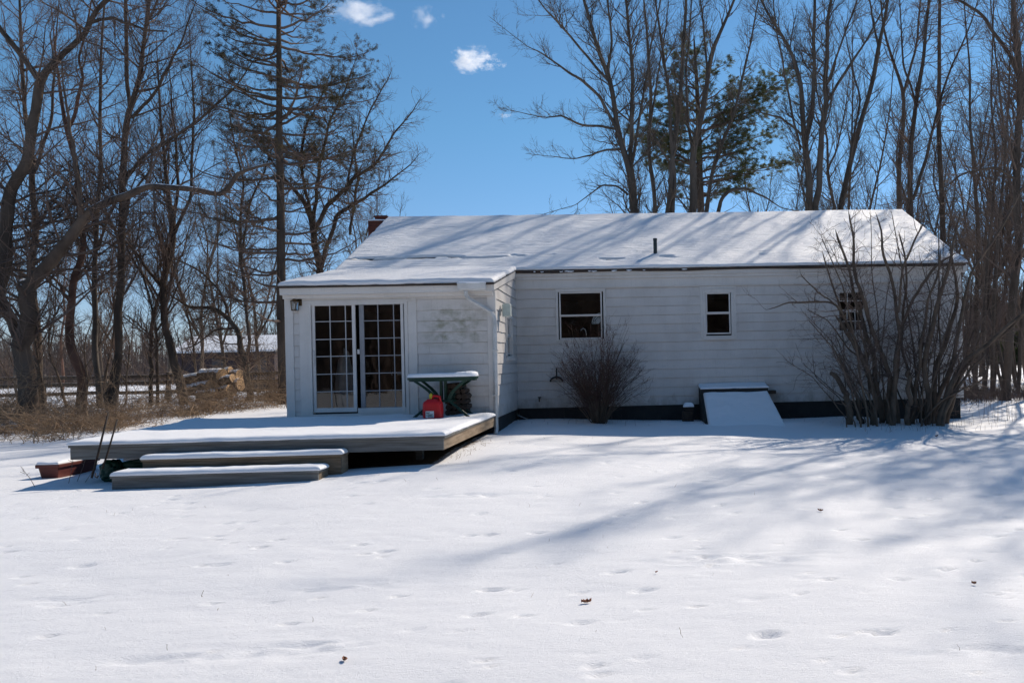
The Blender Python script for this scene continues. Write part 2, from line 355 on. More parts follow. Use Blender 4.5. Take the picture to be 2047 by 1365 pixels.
# animal tracks: (photo x, photo y, half-width in photo px)
for px_, py_, a_, b_, d_ in ((590, 1308, .35, .14, .022), (330, 1330, .22, .09, .018), (140, 1210, .25, .10, .015), (945, 1015, .5, .12, .02), (1480, 1130, .6, .2, .02), (1990, 1300, .35, .1, .02), (700, 1180, .4, .12, .012)):
    c_ = atZ(px_, py_, -.66); e_ = ((GX - c_[0])/a_)**2 + ((GY - c_[1])/b_)**2; GZ -= np.exp(-e_)*d_*(.6 + 2.2*fbm(GX*7, GY*16, 33))
GZ += .10*np.exp(-((GX - 9.1)/1.0)**2 - ((GY - 1.75)/.55)**2)
tracks = [(1534, 1265, 27), (1187, 1329, 16), (1700, 1335, 14), (1950, 1122, 11), (2016, 1177, 8), (1600, 1187, 12), (1290, 1216, 10), (1045, 1228, 12), (1240, 1238, 8), (1305, 942, 6), (1237, 954, 5), (1200, 976, 6), (1232, 986, 6), (1400, 1090, 6),
          (1350, 1101, 7), (1418, 1129, 6), (1160, 1179, 9), (2012, 1239, 10), (1298, 1307, 7), (1680, 1267, 10), (940, 1067, 8), (847, 1076, 6), (730, 1105, 8), (764, 1112, 8), (522, 1095, 11), (345, 1081, 7), (360, 1080, 7), (405, 1130, 8), (435, 1082, 6),
          (95, 1264, 10), (205, 1218, 9), (122, 1203, 9), (633, 1192, 7), (640, 1192, 4), (424, 1199, 8), (40, 1151, 8), (260, 1281, 6), (605, 1279, 5), (425, 1299, 6), (980, 1332, 6), (1960, 1342, 9), (1480, 1290, 6), (1895, 1258, 8), (470, 1061, 7), (720, 1088, 8), (10, 1096, 7), (1085, 858, 5), (1560, 1088, 6), (1620, 1146, 7), (1730, 1187, 6)]
for px, py, hw in tracks:
    c = atZ(px, py, -.62); c[2] = gz(c[0], c[1]); c = atZ(px, py, c[2]); s = hw*mpp(c[1])*1.05
    ii = np.where(np.abs(xs - c[0]) < 4*s + .1)[0]; jj = np.where(np.abs(ys - c[1]) < 4*s + .1)[0]
    if not len(ii) or not len(jj): continue
    sl_ = np.ix_(jj, ii); an = RNG.uniform(-.3, .3); dx = GX[sl_] - c[0]; dy = GY[sl_] - c[1]
    u = (dx*math.cos(an) + dy*math.sin(an))/s; w = (-dx*math.sin(an) + dy*math.cos(an))/(s*.75); r = np.sqrt(u*u + w*w)
    GZ[sl_] += -(.018 + .16*s)*np.clip(1.1 - r, 0, .4)/.4 + (.2*s)*.12*np.exp(-((r - 1.35)/.25)**2)
for k in range(520):
    cx, cy = RNG.uniform(-4, 15), RNG.uniform(-12, -.5); s = RNG.uniform(.012, .04)
    ii = np.where(np.abs(xs - cx) < .2)[0]; jj = np.where(np.abs(ys - cy) < .2)[0]; sl_ = np.ix_(jj, ii)
    GZ[sl_] -= RNG.uniform(.008, .034)*np.clip(1.3 - np.sqrt(((GX[sl_] - cx)/(s*1.9))**2 + ((GY[sl_] - cy - .15*(GX[sl_] - cx))/s)**2), 0, .6)/.6
# leaf litter where the underbrush grows
LIT = np.clip((-5.8 + 1.8*np.clip((GY - 9)/3, 0, 1) - GX + 1.6*fbm(GX*.3, GY*.45, 61))/1.1, 0, 1)*np.clip((GY - 1.9 + 1.2*fbm(GX*.6, GY*.3, 62))/1.4, 0, 1)*np.clip((17.5 - GY)/3, 0, 1)*.52
LIT = np.maximum(LIT, .6*np.exp(-((GX - 17.8)/3.0)**2 - ((GY - 11.0)/2.0)**2))
LIT = np.maximum(LIT, .95*under); LIT = np.maximum(LIT, .6*np.exp(-((GX - 3.75)/.35)**2 - ((GY + 1.9)/2.1)**2))
nx, ny = len(xs), len(ys); idx = np.arange(nx*ny).reshape(ny, nx)
q = np.stack([idx[:-1, :-1], idx[:-1, 1:], idx[1:, 1:], idx[1:, :-1]], -1).reshape(-1, 4)
g = link('snow_ground', np_mesh('snow_ground', np.stack([GX, GY, GZ], -1).reshape(-1, 3), q, attrs={'litter': LIT.ravel()}), M['ground']); g['kind'] = 'structure'
def gzn(x, y):   # height of the built ground sheet
    i = min(max(np.searchsorted(xs, x) - 1, 0), nx - 2); j = min(max(np.searchsorted(ys, y) - 1, 0), ny - 2)
    return float(GZ[j, i])

# ------------------------------------------------------------------ snow lying on things
def snow_sheet(name, quad, t, step, parent, edge=.06, seed=0, over=.012, rough=.012, cut=None, mat='snow', wave=(1.2, 1.2)):
    """quad: 4 world corners (front-left, front-right, back-right, back-left) of the surface the snow lies on"""
    A, B, C_, D_ = [np.array(p, float) for p in quad]
    Lu = np.linalg.norm(B - A); Lv = np.linalg.norm(D_ - A)
    def pts(L):
        e = np.array([0, .08, .25, .5, .75, 1.])*edge; n = max(2, int((L - 2*edge)/step)); m = np.linspace(edge, L - edge, n + 1)[1:-1]
        return np.concatenate([e, m, (L - e)[::-1]])/L
    U, V_ = np.meshgrid(pts(Lu), pts(Lv))
    base = (A*(1-U)[..., None] + B*U[..., None])*(1-V_)[..., None] + (D_*(1-U)[..., None] + C_*U[..., None])*V_[..., None]
    nrm = np.cross(B - A, D_ - A); nrm /= np.linalg.norm(nrm)
    if nrm[2] < 0: nrm = -nrm
    d = np.minimum(np.minimum(U, 1-U)*Lu, np.minimum(V_, 1-V_)*Lv)
    e = np.clip(d/edge, 0, 1); prof = np.sqrt(np.clip(1 - (1-e)**2, 0, 1))
    X = U*Lu; Y = V_*Lv
    h = t*prof*(1 + .22*fbm(X*wave[0], Y*wave[1], seed)) + prof*rough*fbm(X*wave[0]*3.5, Y*wave[1]*5, seed + 5)
    if cut is not None: h = h - cut(U, V_, X, Y)*prof
    # lip that bulges a little past the edge
    ctr = base.mean((0, 1)); outw = base - ctr; outw -= (outw @ nrm)[..., None]*nrm; outw /= np.linalg.norm(outw, axis=-1, keepdims=True) + 1e-9
    lip = np.exp(-(d/(edge*.5))**2)*over*(1 + 2.0*fbm(X*5, Y*5, seed + 9) + 2.0*fbm(X*1.3, Y*1.3, seed + 19))
    P = base + nrm*h[..., None] + outw*lip[..., None]
    ny_, nx_ = U.shape; ix = np.arange(nx_*ny_).reshape(ny_, nx_)
    q = np.stack([ix[:-1, :-1], ix[:-1, 1:], ix[1:, 1:], ix[1:, :-1]], -1).reshape(-1, 4)
    # underside
    Pb = base - nrm*.004; V = np.concatenate([P.reshape(-1, 3), Pb.reshape(-1, 3)]); n = nx_*ny_
    ring = np.concatenate([ix[0, :], ix[1:, -1], ix[-1, -2::-1], ix[-2:0:-1, 0]]); r2 = np.roll(ring, -1)
    q = np.concatenate([q, np.stack([r2, ring, ring + n, r2 + n], -1)])
    return link(name, np_mesh(name, local(parent, V), q), M[mat], parent)

# ------------------------------------------------------------------ house
WS, DM, XR, YR, YB = 3.9, 2.954, 14.23, 7.03, 11.1
ZE, ZRD, ZSE = 3.08, 5.075, 2.50
SLOPE = (ZRD - ZE)/(YR - 2.81)
house = thing('white_cottage', 'low white shingle sided cottage with snow covered roof and glazed sunroom', 'house', (7, 3, -.4))
class Wall:
    """u along the wall, v = height, w = outwards"""
    def __init__(s, o, u, w): s.o = np.array(o, float); s.u = np.array(u, float); s.w = np.array(w, float)
    def p(s, u, v, w): return s.o + s.u*u + s.w*w + np.array([0, 0, v])
    def box(s, mb, u0, u1, v0, v1, w0, w1):
        return mb.box8([s.p(u0, v0, w0), s.p(u1, v0, w0), s.p(u1, v0, w1), s.p(u0, v0, w1), s.p(u0, v1, w0), s.p(u1, v1, w0), s.p(u1, v1, w1), s.p(u0, v1, w1)])
WF = Wall((0, 0, 0), (1, 0, 0), (0, -1, 0))           # sunroom front
WSR = Wall((WS, 0, 0), (0, 1, 0), (1, 0, 0))           # sunroom right side
WM = Wall((0, DM, 0), (1, 0, 0), (0, -1, 0))           # main front
WL = Wall((0, 0, 0), (0, 1, 0), (-1, 0, 0))            # left side
WR = Wall((XR, 0, 0), (0, 1, 0), (1, 0, 0))            # right gable
WB = Wall((0, YB, 0), (1, 0, 0), (0, 1, 0))            # back
def sub(r, h):
    u0, u1, v0, v1 = r; a0, a1, b0, b1 = h
    if a1 <= u0 or a0 >= u1 or b1 <= v0 or b0 >= v1: return [r]
    o = []
    if b0 > v0: o.append((u0, u1, v0, b0))
    if b1 < v1: o.append((u0, u1, b1, v1))
    m0, m1 = max(v0, b0), min(v1, b1)
    if a0 > u0: o.append((u0, a0, m0, m1))
    if a1 < u1: o.append((a1, u1, m0, m1))
    return o
def clip(poly, region):
    n = len(region)
    for i in range(n):
        ax, ay = region[i]; bx, by = region[(i+1) % n]; out = []
        for j in range(len(poly)):
            p, r = poly[j], poly[(j+1) % len(poly)]
            sp_ = (bx-ax)*(p[1]-ay) - (by-ay)*(p[0]-ax); sr_ = (bx-ax)*(r[1]-ay) - (by-ay)*(r[0]-ax)
            if sp_ >= 0: out.append(p)
            if sp_*sr_ < 0: k = sp_/(sp_-sr_); out.append((p[0]+k*(r[0]-p[0]), p[1]+k*(r[1]-p[1])))
        poly = out
        if not poly: return poly
    return poly
def siding(name, wall, region, holes, seed, course=.208, w=.61, v_start=None, mat='siding'):
    """courses of wide shingles, each a tilted tile with its own small lap, joint and wobble"""
    rr = random.Random(seed); mb = MB(); us = [p[0] for p in region]; vs = [p[1] for p in region]
    u_lo, u_hi, v_lo, v_hi = min(us), max(us), min(vs), max(vs)
    v = v_start if v_start is not None else v_lo; row = 0
    while v < v_hi:
        u = u_lo - rr.random()*w if row % 2 else u_lo - w*.5 - rr.random()*.1
        while u < u_hi:
            r0 = (u + .0025, u + w - .0025, v - .004, v + course - .013); dw = rr.uniform(-.0025, .0025); db = rr.uniform(-.004, .004)
            parts = [r0]
            for h in holes: parts = [x for r in parts for x in sub(r, h)]
            for r in parts:
                pl = clip([(r[0], r[2]), (r[1], r[2]), (r[1], r[3]), (r[0], r[3])], region)
                if len(pl) < 3: continue
                def W_(pv): return .024 + dw - .015*(pv - v)/course
                pts = [(a, b + (db if abs(b - (v - .004)) < 1e-6 else 0)) for a, b in pl]
                mb.poly([wall.p(a, b, W_(b)) for a, b in pts])
                bt = [p for p in pts if p[1] < v + .001]
                if len(bt) >= 2:
                    a0, a1 = min(p[0] for p in bt), max(p[0] for p in bt); b = min(p[1] for p in bt)
                    mb.poly([wall.p(a0, b, W_(b)), wall.p(a1, b, W_(b)), wall.p(a1, b, 0), wall.p(a0, b, 0)])
            u += w
        v += course; row += 1
    # sheathing behind
    parts = [(u_lo, u_hi, v_lo, v_hi)]
    for h in holes: parts = [x for r in parts for x in sub(r, h)]
    for r in parts:
        pl = clip([(r[0], r[2]), (r[1], r[2]), (r[1], r[3]), (r[0], r[3])], region)
        if len(pl) >= 3: mb.poly([wall.p(a, b, -.002) for a, b in pl])
    return mb.build(name, M[mat], house)
def uv(px, py, Y): p = at(px, py, Y); return p[0], p[2]

# openings
def rect(px0, py0, px1, py1, Y):
    a = [uv(px0, py0, Y), uv(px1, py0, Y), uv(px0, py1, Y), uv(px1, py1, Y)]
    return ((a[0][0]+a[2][0])/2, (a[1][0]+a[3][0])/2, (a[2][1]+a[3][1])/2, (a[0][1]+a[1][1])/2)
door = rect(619, 606, 817, 826, 0)
w1 = rect(1113, 579, 1209.5, 680, DM); w2 = rect(1407, 580, 1465, 673, DM); w3 = rect(1673, 580, 1730, 665, DM)
ws = (1.30, 2.14, 1.10, 2.0)
siding('siding', WF, [(0, -.06), (WS, -.06), (WS, 2.36), (0, 2.36)], [(door[0]-.17, door[1]+.17, -.1, door[3]+.1)], 1, v_start=-.06, mat='siding_mildew')
siding('siding', WSR, [(0, -.06), (DM, -.06), (DM, 2.93), (0, 2.36)], [ws], 2, v_start=-.06)
siding('siding', WM, [(WS, -.06), (XR, -.06), (XR, 2.70), (WS, 2.70)], [w1, w2, w3], 3, v_start=-.06)
def gable(y): return ZE + (min(y, 2*YR - y) - 2.81)*SLOPE - .1
siding('siding', WL, [(0, -.06), (YB, -.06), (YB, gable(YB)), (YR, gable(YR)), (DM, gable(DM)), (0, 2.36)], [], 4, v_start=-.06)
siding('siding', WR, [(DM, -.06), (YB, -.06), (YB, gable(YB)), (YR, gable(YR)), (DM, gable(DM))], [], 5, v_start=-.06)
siding('siding', WB, [(0, -.06), (XR, -.06), (XR, 2.9), (0, 2.9)], [], 6, v_start=-.06)
# foundation, set 2 cm back
f = MB(); f.box(WS + .02, XR - .03, DM + .03, YB - .03, -1.0, -.06); f.box(.03, WS - .03, .03, DM + .04, -1.0, -.06)
f.build('foundation', M['foundation'], house)
sv = MB(); sv.box(4.35, 4.95, DM + .005, DM + .031, -.42, -.1); sv.build('crawl_vent', M['black'], house)
st = MB(); st.tube([at(1034, 829, DM - .05), at(1057, 839, DM - .25)], .012); st.build('vent_pipe_stub', M['gutter'], house)
# corner boards, frieze, fascia
for wl, bx in ((WF, (-.02, .13, -.06, 2.36, .004, .034)), (WF, (3.77, 3.92, -.06, 2.36, .004, .034)), (WSR, (-.031, .10, -.06, 2.33, .006, .030)), (WM, (XR - .12, XR + .03, -.06, 2.70, .004, .034)), (WL, (-.03, .11, -.06, 2.33, .006, .026)), (WR, (DM - .03, DM + .12, -.06, 2.8, .006, .032))):
    t = MB(); wl.box(t, *bx); t.build('corner_board', M['trim'], house, .003)
t = MB(); WM.box(t, WS + .01, XR + .02, 2.685, 2.93, .012, .040); WM.box(t, WS + .01, XR + .02, 2.66, 2.69, .012, .055)
WM.box(t, WS + .012, XR + .1, 2.93, 3.02, .006, .13); WM.box(t, WS + .02, XR + .1, 2.86, 2.9305, .041, .09)
t.build('frieze_board', M['trim'], house, .004)
t = MB(); WF.box(t, -.03, 3.9, 2.335, 2.47, .0, .22); WF.box(t, -.02, 3.895, 2.27, 2.338, .02, .12); WF.box(t, -.028, 3.9, 2.40, 2.46, .21, .235)
t.build('fascia', M['trim'], house, .004)
# rakes
for X0, X1 in ((XR + .015, XR + .115), (-.115, -.015)):
    for sgn in (1, -1):
        y0, y1 = (2.78, YR) if sgn == 1 else (2*YR - 2.78, YR); z0, z1 = ZE - .02, ZRD - .02
        t = MB(); t.box8([(X0, y0, z0 - .17), (X1, y0, z0 - .17), (X1, y1, z1 - .17), (X0, y1, z1 - .17), (X0, y0, z0 - .02), (X1, y0, z0 - .02), (X1, y1, z1 - .02), (X0, y1, z1 - .02)]); t.build('rake_board', M['trim'], house, .003)
X0, X1 = WS - .01, WS + .045
t = MB(); t.box8([(X0, -.23, ZSE - .15), (X1, -.23, ZSE - .15), (X1, 2.83, ZE - .16), (X0, 2.83, ZE - .16), (X0, -.23, ZSE - .015), (X1, -.23, ZSE - .015), (X1, 2.83, ZE - .02), (X0, 2.83, ZE - .02)])
t.build('rake_board', M['trim'], house, .003)
# roof: two slopes of the main roof and the low slope over the sunroom
t = MB()
def slab(x0, x1, y0, z0, y1, z1, th):
    t.box8([(x0, y0, z0 - th), (x1, y0, z0 - th), (x1, y1, z1 - th), (x0, y1, z1 - th), (x0, y0, z0), (x1, y0, z0), (x1, y1, z1), (x0, y1, z1)])
slab(-.13, XR + .13, 2.80, ZE, YR, ZRD, .045)
slab(-.13, XR + .13, 2*YR - 2.80, ZE, YR, ZRD, .045)
slab(-.045, WS + .05, -.26, ZSE, 2.83, ZE + .03, .04)
roof = t.build('roof', M['shingle'], house)
def cut_main(U, V_, X, Y):
    # bare wind-scoured courses low on the slope above the sunroom, and a few small ones along the eave
    n = fbm(X*1.1, Y*16, 77, 4); row = np.round(Y/.14); st_ = fbm(X*.9, row*3.7, 91, 3)
    band = np.exp(-((Y - .92)/.15)**2)*np.clip((4.6 - np.abs(X - 2.2)*1.0)/3, 0, 1)*(X < 5.4)
    spots = 0
    for cx, cy in ((6.25, .62), (10.55, .75), (7.6, .72), (9.8, .85)): spots = spots + .7*np.exp(-((X - cx)/.32)**2 - ((Y - cy)/.13)**2)
    m = np.clip(band*1.15 + spots, 0, 1)
    ridge = .014*np.mod(Y/.127 + .25*vnoise(X*2.2, Y*6, 3), 1.0)*(.6 + 1.2*vnoise(X*1.5, Y*1.2, 8))
    return np.clip(m*(.95 + st_*2.8 + n*1.0) - .5, 0, 1)*.2 + ridge
def cut_low(U, V_, X, Y): return 0*X
rs = snow_sheet('roof_snow', [(-.12, 2.80, ZE), (XR + .12, 2.80, ZE), (XR + .12, YR, ZRD), (-.12, YR, ZRD)],   .062, .03, roof, .05, 11, .012, .014, cut_main, 'roof_snow', (.8, 1.5))
snow_sheet('roof_snow', [(-.04, -.25, ZSE), (WS + .045, -.25, ZSE), (WS + .045, 3.2, 3.167), (-.04, 3.2, 3.167)], .085, .05, roof, .07, 17, .015, .014, cut_low, 'roof_snow', (.8, 1.2))
snow_sheet('roof_snow', [(XR + .12, 2*YR - 2.80, ZE), (-.12, 2*YR - 2.80, ZE), (-.12, YR, ZRD), (XR + .12, YR, ZRD)], .062, .12, roof, .05, 13, .012, .014, None, 'roof_snow', (.8, 1.5))
# dark sagging gutter under the main eave, with snow caught on its left half
t = MB()
prev = None
for i in range(25):
    x = WS + .03 + (XR + .05 - WS)*i/24; dz = -.012*math.sin(i*.9) - (.012 if i < 12 else 0)*random.random()
    cur = (x, dz)
    if prev: t.box8([(prev[0], 2.775, 3.012 + prev[1]), (cur[0], 2.775, 3.012 + cur[1]), (cur[0], 2.825, 3.012 + cur[1]), (prev[0], 2.825, 3.012 + prev[1]), (prev[0], 2.765, 3.062), (cur[0], 2.765, 3.062), (cur[0], 2.825, 3.062), (prev[0], 2.825, 3.062)])
    prev = cur
t.build('eave_gutter', M['dark_gutter'], house)
for i in range(16):
    cl = MB(); x = WS + .3 + 3.6*random.random()**1.1; s = random.uniform(.02, .07)
    cl.tube([(x - s, 2.757, 3.03), (x - s*.3, 2.75, 3.035 - random.random()*.02), (x + s, 2.757, 3.032)], [.006, random.uniform(.01, .022), .006], 6); cl.build('eave_snow_clump', M['snow'], house, smooth=True)
# sunroom eave: dark drip edge
t = MB(); WF.box(t, -.05, 3.945, ZSE - .042, ZSE - .004, .262, .275); t.build('drip_edge', M['dark_gutter'], house)
# short gutter with downspout at the sunroom corner
t = MB(); p0 = at(916, 572, -.24); p1 = at(972, 570, -.24)
t.prism([(-.22, p0[2] + .03), (-.33, p0[2] + .05), (-.32, p0[2] - .06), (-.28, p0[2] - .09), (-.22, p0[2] - .09)], 0, p0[0], p1[0])
gut = t.build('gutter', M['gutter'], house, .004)
snow_sheet('gutter_snow', [(p0[0] + .02, -.32, p0[2] + .042), (p1[0] - .02, -.32, p0[2] + .042), (p1[0] - .02, -.235, p0[2] + .042), (p0[0] + .02, -.235, p0[2] + .042)], .03, .04, gut, .03, 4)
t = MB(); t.tube([at(931, 581, -.27), at(932, 590, -.26), at(937, 597, -.22), at(982, 624, -.08), at(987, 632, -.075), at(989, 640, -.075), at(992, 845, -.08), at(992.5, 856, -.1), at(991, 868, -.26)], [.04, .042, .042, .042, .042, .042, .042, .043, .046], 4)
for y in (700, 790): a = at(990.5, y, -.075); t.box(a[0] - .05, a[0] + .05, -.12, -.02, a[2] - .012, a[2] + .012)
t.build('downspout', M['gutter'], house, .006)
# vent pipe, chimney
t = MB(); b = np.array([7.15, 3.62, ZE + (3.62 - 2.8)*SLOPE]); t.tube([b - (0, 0, .1), b + (0, 0, .40)], .045, 14); t.tube([b + (0, 0, .36), b + (0, 0, .41)], .05, 14)
t.build('vent_pipe', M['pipe'], house)
t = MB(); cA = at(742, 480, 7.4); cB = at(783, 440, 7.4)
t.box(cA[0], cA[0] + .62, 7.15, 7.85, 3.4, at(742, 441, 7.15)[2]); chim = t.build('chimney', M['brick'], house, .01)
zc = at(742, 441, 7.15)[2]
t = MB(); t.box(cA[0] + .16, cA[0] + .5, 7.25, 7.7, zc - .01, zc + .16); t.box(cA[0] + .13, cA[0] + .53, 7.22, 7.73, zc + .10, zc + .14); t.build('flue', M['brick'], chim, .01)
t = MB(); 
for k in range(22): t.box(cA[0] - .003, cA[0] + .623, 7.147, 7.853, zc - .075*(k + 1), zc - .075*(k + 1) + .008)
t.build('mortar_joints', M['split'], chim)
snow_sheet('chimney_snow', [(cA[0], 7.15, zc), (cA[0] + .62, 7.15, zc), (cA[0] + .62, 7.24, zc), (cA[0], 7.24, zc)], .03, .05, chim, .03, 2)

def window(wall, r, glass_hi, glass_lo, grid=None, sill=True, casing=.06, name='window'):
    """double-hung: casing, sash bars, two panes set back, optional glazing bars"""
    u0, u1, v0, v1 = r; uc, vc = (u0+u1)/2, (v0+v1)/2; o = wall.p(uc, v0, 0)
    fr = MB(); c = casing
    wall.box(fr, u0 - c*.3, u1 + c*.3, v1 - c, v1 + c*.3, -.02, .045); wall.box(fr, u0 - c*.3, u0 + c*.7, v0, v1 - c, -.02, .042); wall.box(fr, u1 - c*.7, u1 + c*.3, v0, v1 - c, -.02, .042)
    wall.box(fr, u0 - c*.3, u1 + c*.3, v0 - .012, v0 + c*.4, -.02, .045)
    wall.box(fr, u0 - c*.5, u1 + c*.5, v1 + c*.3, v1 + c*.3 + .014, .0, .06)
    w = fr.build(name, M['trim'], house, .003)
    for k, gl in enumerate((glass_hi, glass_lo)):
        a0, a1, b0, b1 = gl; s = MB(); d0, d1 = (-.005, .02) if k == 0 else (-.03, -.004); bw = .032
        wall.box(s, a0 - bw, a0, b0 - bw, b1 + bw, d0, d1); wall.box(s, a1, a1 + bw, b0 - bw, b1 + bw, d0, d1)
        wall.box(s, a0, a1, b1, b1 + bw, d0, d1 + .002); wall.box(s, a0, a1, b0 - bw, b0, d0, d1 + .002)
        s.build('sash', M['vinyl'], w, .002)
        g_ = MB(); wm = (d0 + d1)/2 - .002; g_.poly([wall.p(a0 - .005, b0 - .005, wm), wall.p(a1 + .005, b0 - .005, wm), wall.p(a1 + .005, b1 + .005, wm), wall.p(a0 - .005, b1 + .005, wm)])
        g_.build('pane', M['glass'], w)
        if grid:
            m_ = MB(); nc, nr = grid
            for i in range(1, nc): u = a0 + (a1 - a0)*i/nc; wall.box(m_, u - .008, u + .008, b0, b1, wm - .006, wm + .008)
            for i in range(1, nr): v = b0 + (b1 - b0)*i/nr; wall.box(m_, a0, a1, v - .008, v + .008, wm - .006, wm + .0085)
            m_.build('glazing_bars', M['vinyl'], w)
    if sill:
        s = MB(); wall.box(s, u0 - c*.7, u1 + c*.7, v0 - .065, v0 - .012, .0, .07); s.build('window_sill', M['trim'], w, .004)
    return w
window(WM, w1, rect(1120.7, 586.4, 1200.4, 628.6, DM), rect(1121.7, 632.5, 1201.3, 675, DM), casing=.05, sill=False)
win2 = window(WM, w2, rect(1413.5, 587.7, 1456.7, 623.5, DM), rect(1413.5, 628, 1458, 665, DM), casing=.06)
t = MB()
q2 = rect(1400, 573, 1471.4, 673, DM); WM.box(t, q2[0], w2[0] - .02, w2[2] - .06, q2[3] + .01, .006, .032); WM.box(t, w2[1] + .02, q2[1], w2[2] - .06, q2[3] + .01, .006, .032); WM.box(t, w2[0] - .02, w2[1] + .02, w2[3] + .02, q2[3] + .01, .006, .032)
t.build('outer_casing', M['trim'], win2, .003)
window(WM, w3, rect(1678, 584, 1725.5, 618.6, DM), rect(1678, 624, 1725.5, 660, DM), grid=(3, 2))
um = (ws[2] + ws[3])/2
window(WSR, ws, (ws[0] + .1, ws[1] - .1, um + .03, ws[3] - .09), (ws[0] + .1, ws[1] - .1, ws[2] + .09, um - .03), casing=.07)
# fan-shaped lace suncatcher hung inside the kitchen window
t = MB(); c = at(1200.5, 646.5, DM + .06); R_ = .20
for r0 in (.055, .11, .195):
    t.tube([c + np.array([-r0*math.cos(a), 0, r0*math.sin(a)*1.2]) for a in np.linspace(0, math.pi/2, 14)], .007, 6)
for a in np.linspace(0, math.pi/2, 8): t.tube([c + np.array([-.03*math.cos(a), 0, .03*math.sin(a)*1.2]), c + np.array([-R_*math.cos(a), 0, R_*math.sin(a)*1.2])], .006, 6)
for a in np.linspace(.1, 1.47, 9):
    for r0 in (.08, .15): e = c + np.array([-r0*math.cos(a), 0, r0*math.sin(a)*1.2]); t.tube([e - (.018, 0, 0), e, e + (.018, 0, 0)], [.004, .013, .004], 6)
tag(t.build('suncatcher', pbr('pale_lace_glass', (.75, .82, .85), None, .4)), 'white lacy quarter fan ornament hanging inside the kitchen window', 'suncatcher')
# kitchen tap seen through the glass
t = MB(); b = at(1172, 676, DM + .35); t.tube([b + (.0, 0, -.2), b + (0, 0, .13), b + (-.02, 0, .2), b + (-.07, 0, .235), b + (-.12, 0, .2), b + (-.13, 0, .13)], .013, 8)
tag(t.build('kitchen_faucet', pbr('chrome', (.7, .7, .7), None, .25, metal=1), smooth=True), 'arched kitchen tap standing behind the lower window pane', 'faucet')

# sliding glass door
dr = thing('sliding_door', None, None); dr.parent = house; dr.location = local(house, (door[0], 0, door[2]))
for k in ('label', 'category'):
    if k in dr: del dr[k]
t = MB()
u0, u1, v0, v1 = door
WF.box(t, u0 - .17, u0 - .005, -.02, v1 + .02, .004, .035); WF.box(t, u1 + .005, u1 + .17, -.02, v1 + .02, .004, .035); WF.box(t, u0 - .17, u1 + .17, v1 + .02, v1 + .12, .004, .037); WF.box(t, u0 - .07, u1 + .07, v1 + .02, v1 + .055, .036, .06)
WF.box(t, u0 - .005, u0 + .055, v0 - .06, v1 + .02, -.10, .05); WF.box(t, u1 - .055, u1 + .005, v0 - .06, v1 + .02, -.10, .05); WF.box(t, u0 + .055, u1 - .055, v1 - .03, v1 + .02, -.10, .048)
WF.box(t, u0 + .055, u1 - .055, v0 - .08, v0 + .0, -.12, .05)
t.build('door_frame', M['trim'], dr, .003)
def panel(gl, depth, mats, cols, rows, stiles, name):
    a0, a1, b0, b1 = gl; s = MB(); l, r, tp, bt = stiles
    WF.box(s, a0 - l, a0, b0 - bt, b1 + tp, depth - .02, depth + .02); WF.box(s, a1, a1 + r, b0 - bt, b1 + tp, depth - .02, depth + .02)
    WF.box(s, a0, a1, b1, b1 + tp, depth - .02, depth + .019); WF.box(s, a0, a1, b0 - bt, b0, depth - .02, depth + .019)
    P_ = s.build(name, M[mats[0]], dr, .003)
    g_ = MB(); g_.poly([WF.p(a0 - .004, b0 - .004, depth), WF.p(a1 + .004, b0 - .004, depth), WF.p(a1 + .004, b1 + .004, depth), WF.p(a0 - .004, b1 + .004, depth)]); g_.build('glass_pane', M['glass'], dr)
    m_ = MB()
    for px in cols: u = uv(px, 700, 0)[0]; WF.box(m_, u - .0085, u + .0085, b0, b1, depth - .008, depth + .009)
    for py in rows: v = uv((a0 + a1)/2*0 + px, py, 0)[1]; WF.box(m_, a0, a1, v - .008, v + .008, depth - .008, depth + .0095)
    m_.build('glazing_bars', M[mats[1]], dr)
    return P_
panel(rect(631, 611, 705.5, 815, 0), -.005, ('vinyl', 'muntin'), (661, 692), (642, 677.6, 711.6, 747, 782), (.05, .06, .03, .085), 'door_leaf')
panel(rect(727, 607, 803, 814, 0), -.065, ('alu', 'alu'), (755, 786.5), (640, 675, 710, 745, 780), (.085, .05, .03, .06), 'door_leaf')
t = MB(); a = uv(803.5, 700, 0)[0]; WF.box(t, a - .006, a + .045, v0, v1 - .03, .0, .03); a = uv(714, 700, 0)[0]; WF.box(t, a, u1 - .056, v0 + .001, v0 + .10, .002, .028)
t.build('screen_frame', M['vinyl'], dr, .002)
t = MB(); a = uv(628.5, 715, 0); t.tube([WF.p(a[0], a[1] - .13, .015), WF.p(a[0], a[1] - .12, .05), WF.p(a[0], a[1] + .12, .05), WF.p(a[0], a[1] + .13, .015)], .01); t.build('door_handle', M['vinyl'], dr)
t = MB(); a = uv(716, 703, 0); WF.box(t, a[0] - .02, a[0] + .02, a[1] - .045, a[1] + .045, -.04, -.01); t.build('door_latch', M['vinyl'], dr)
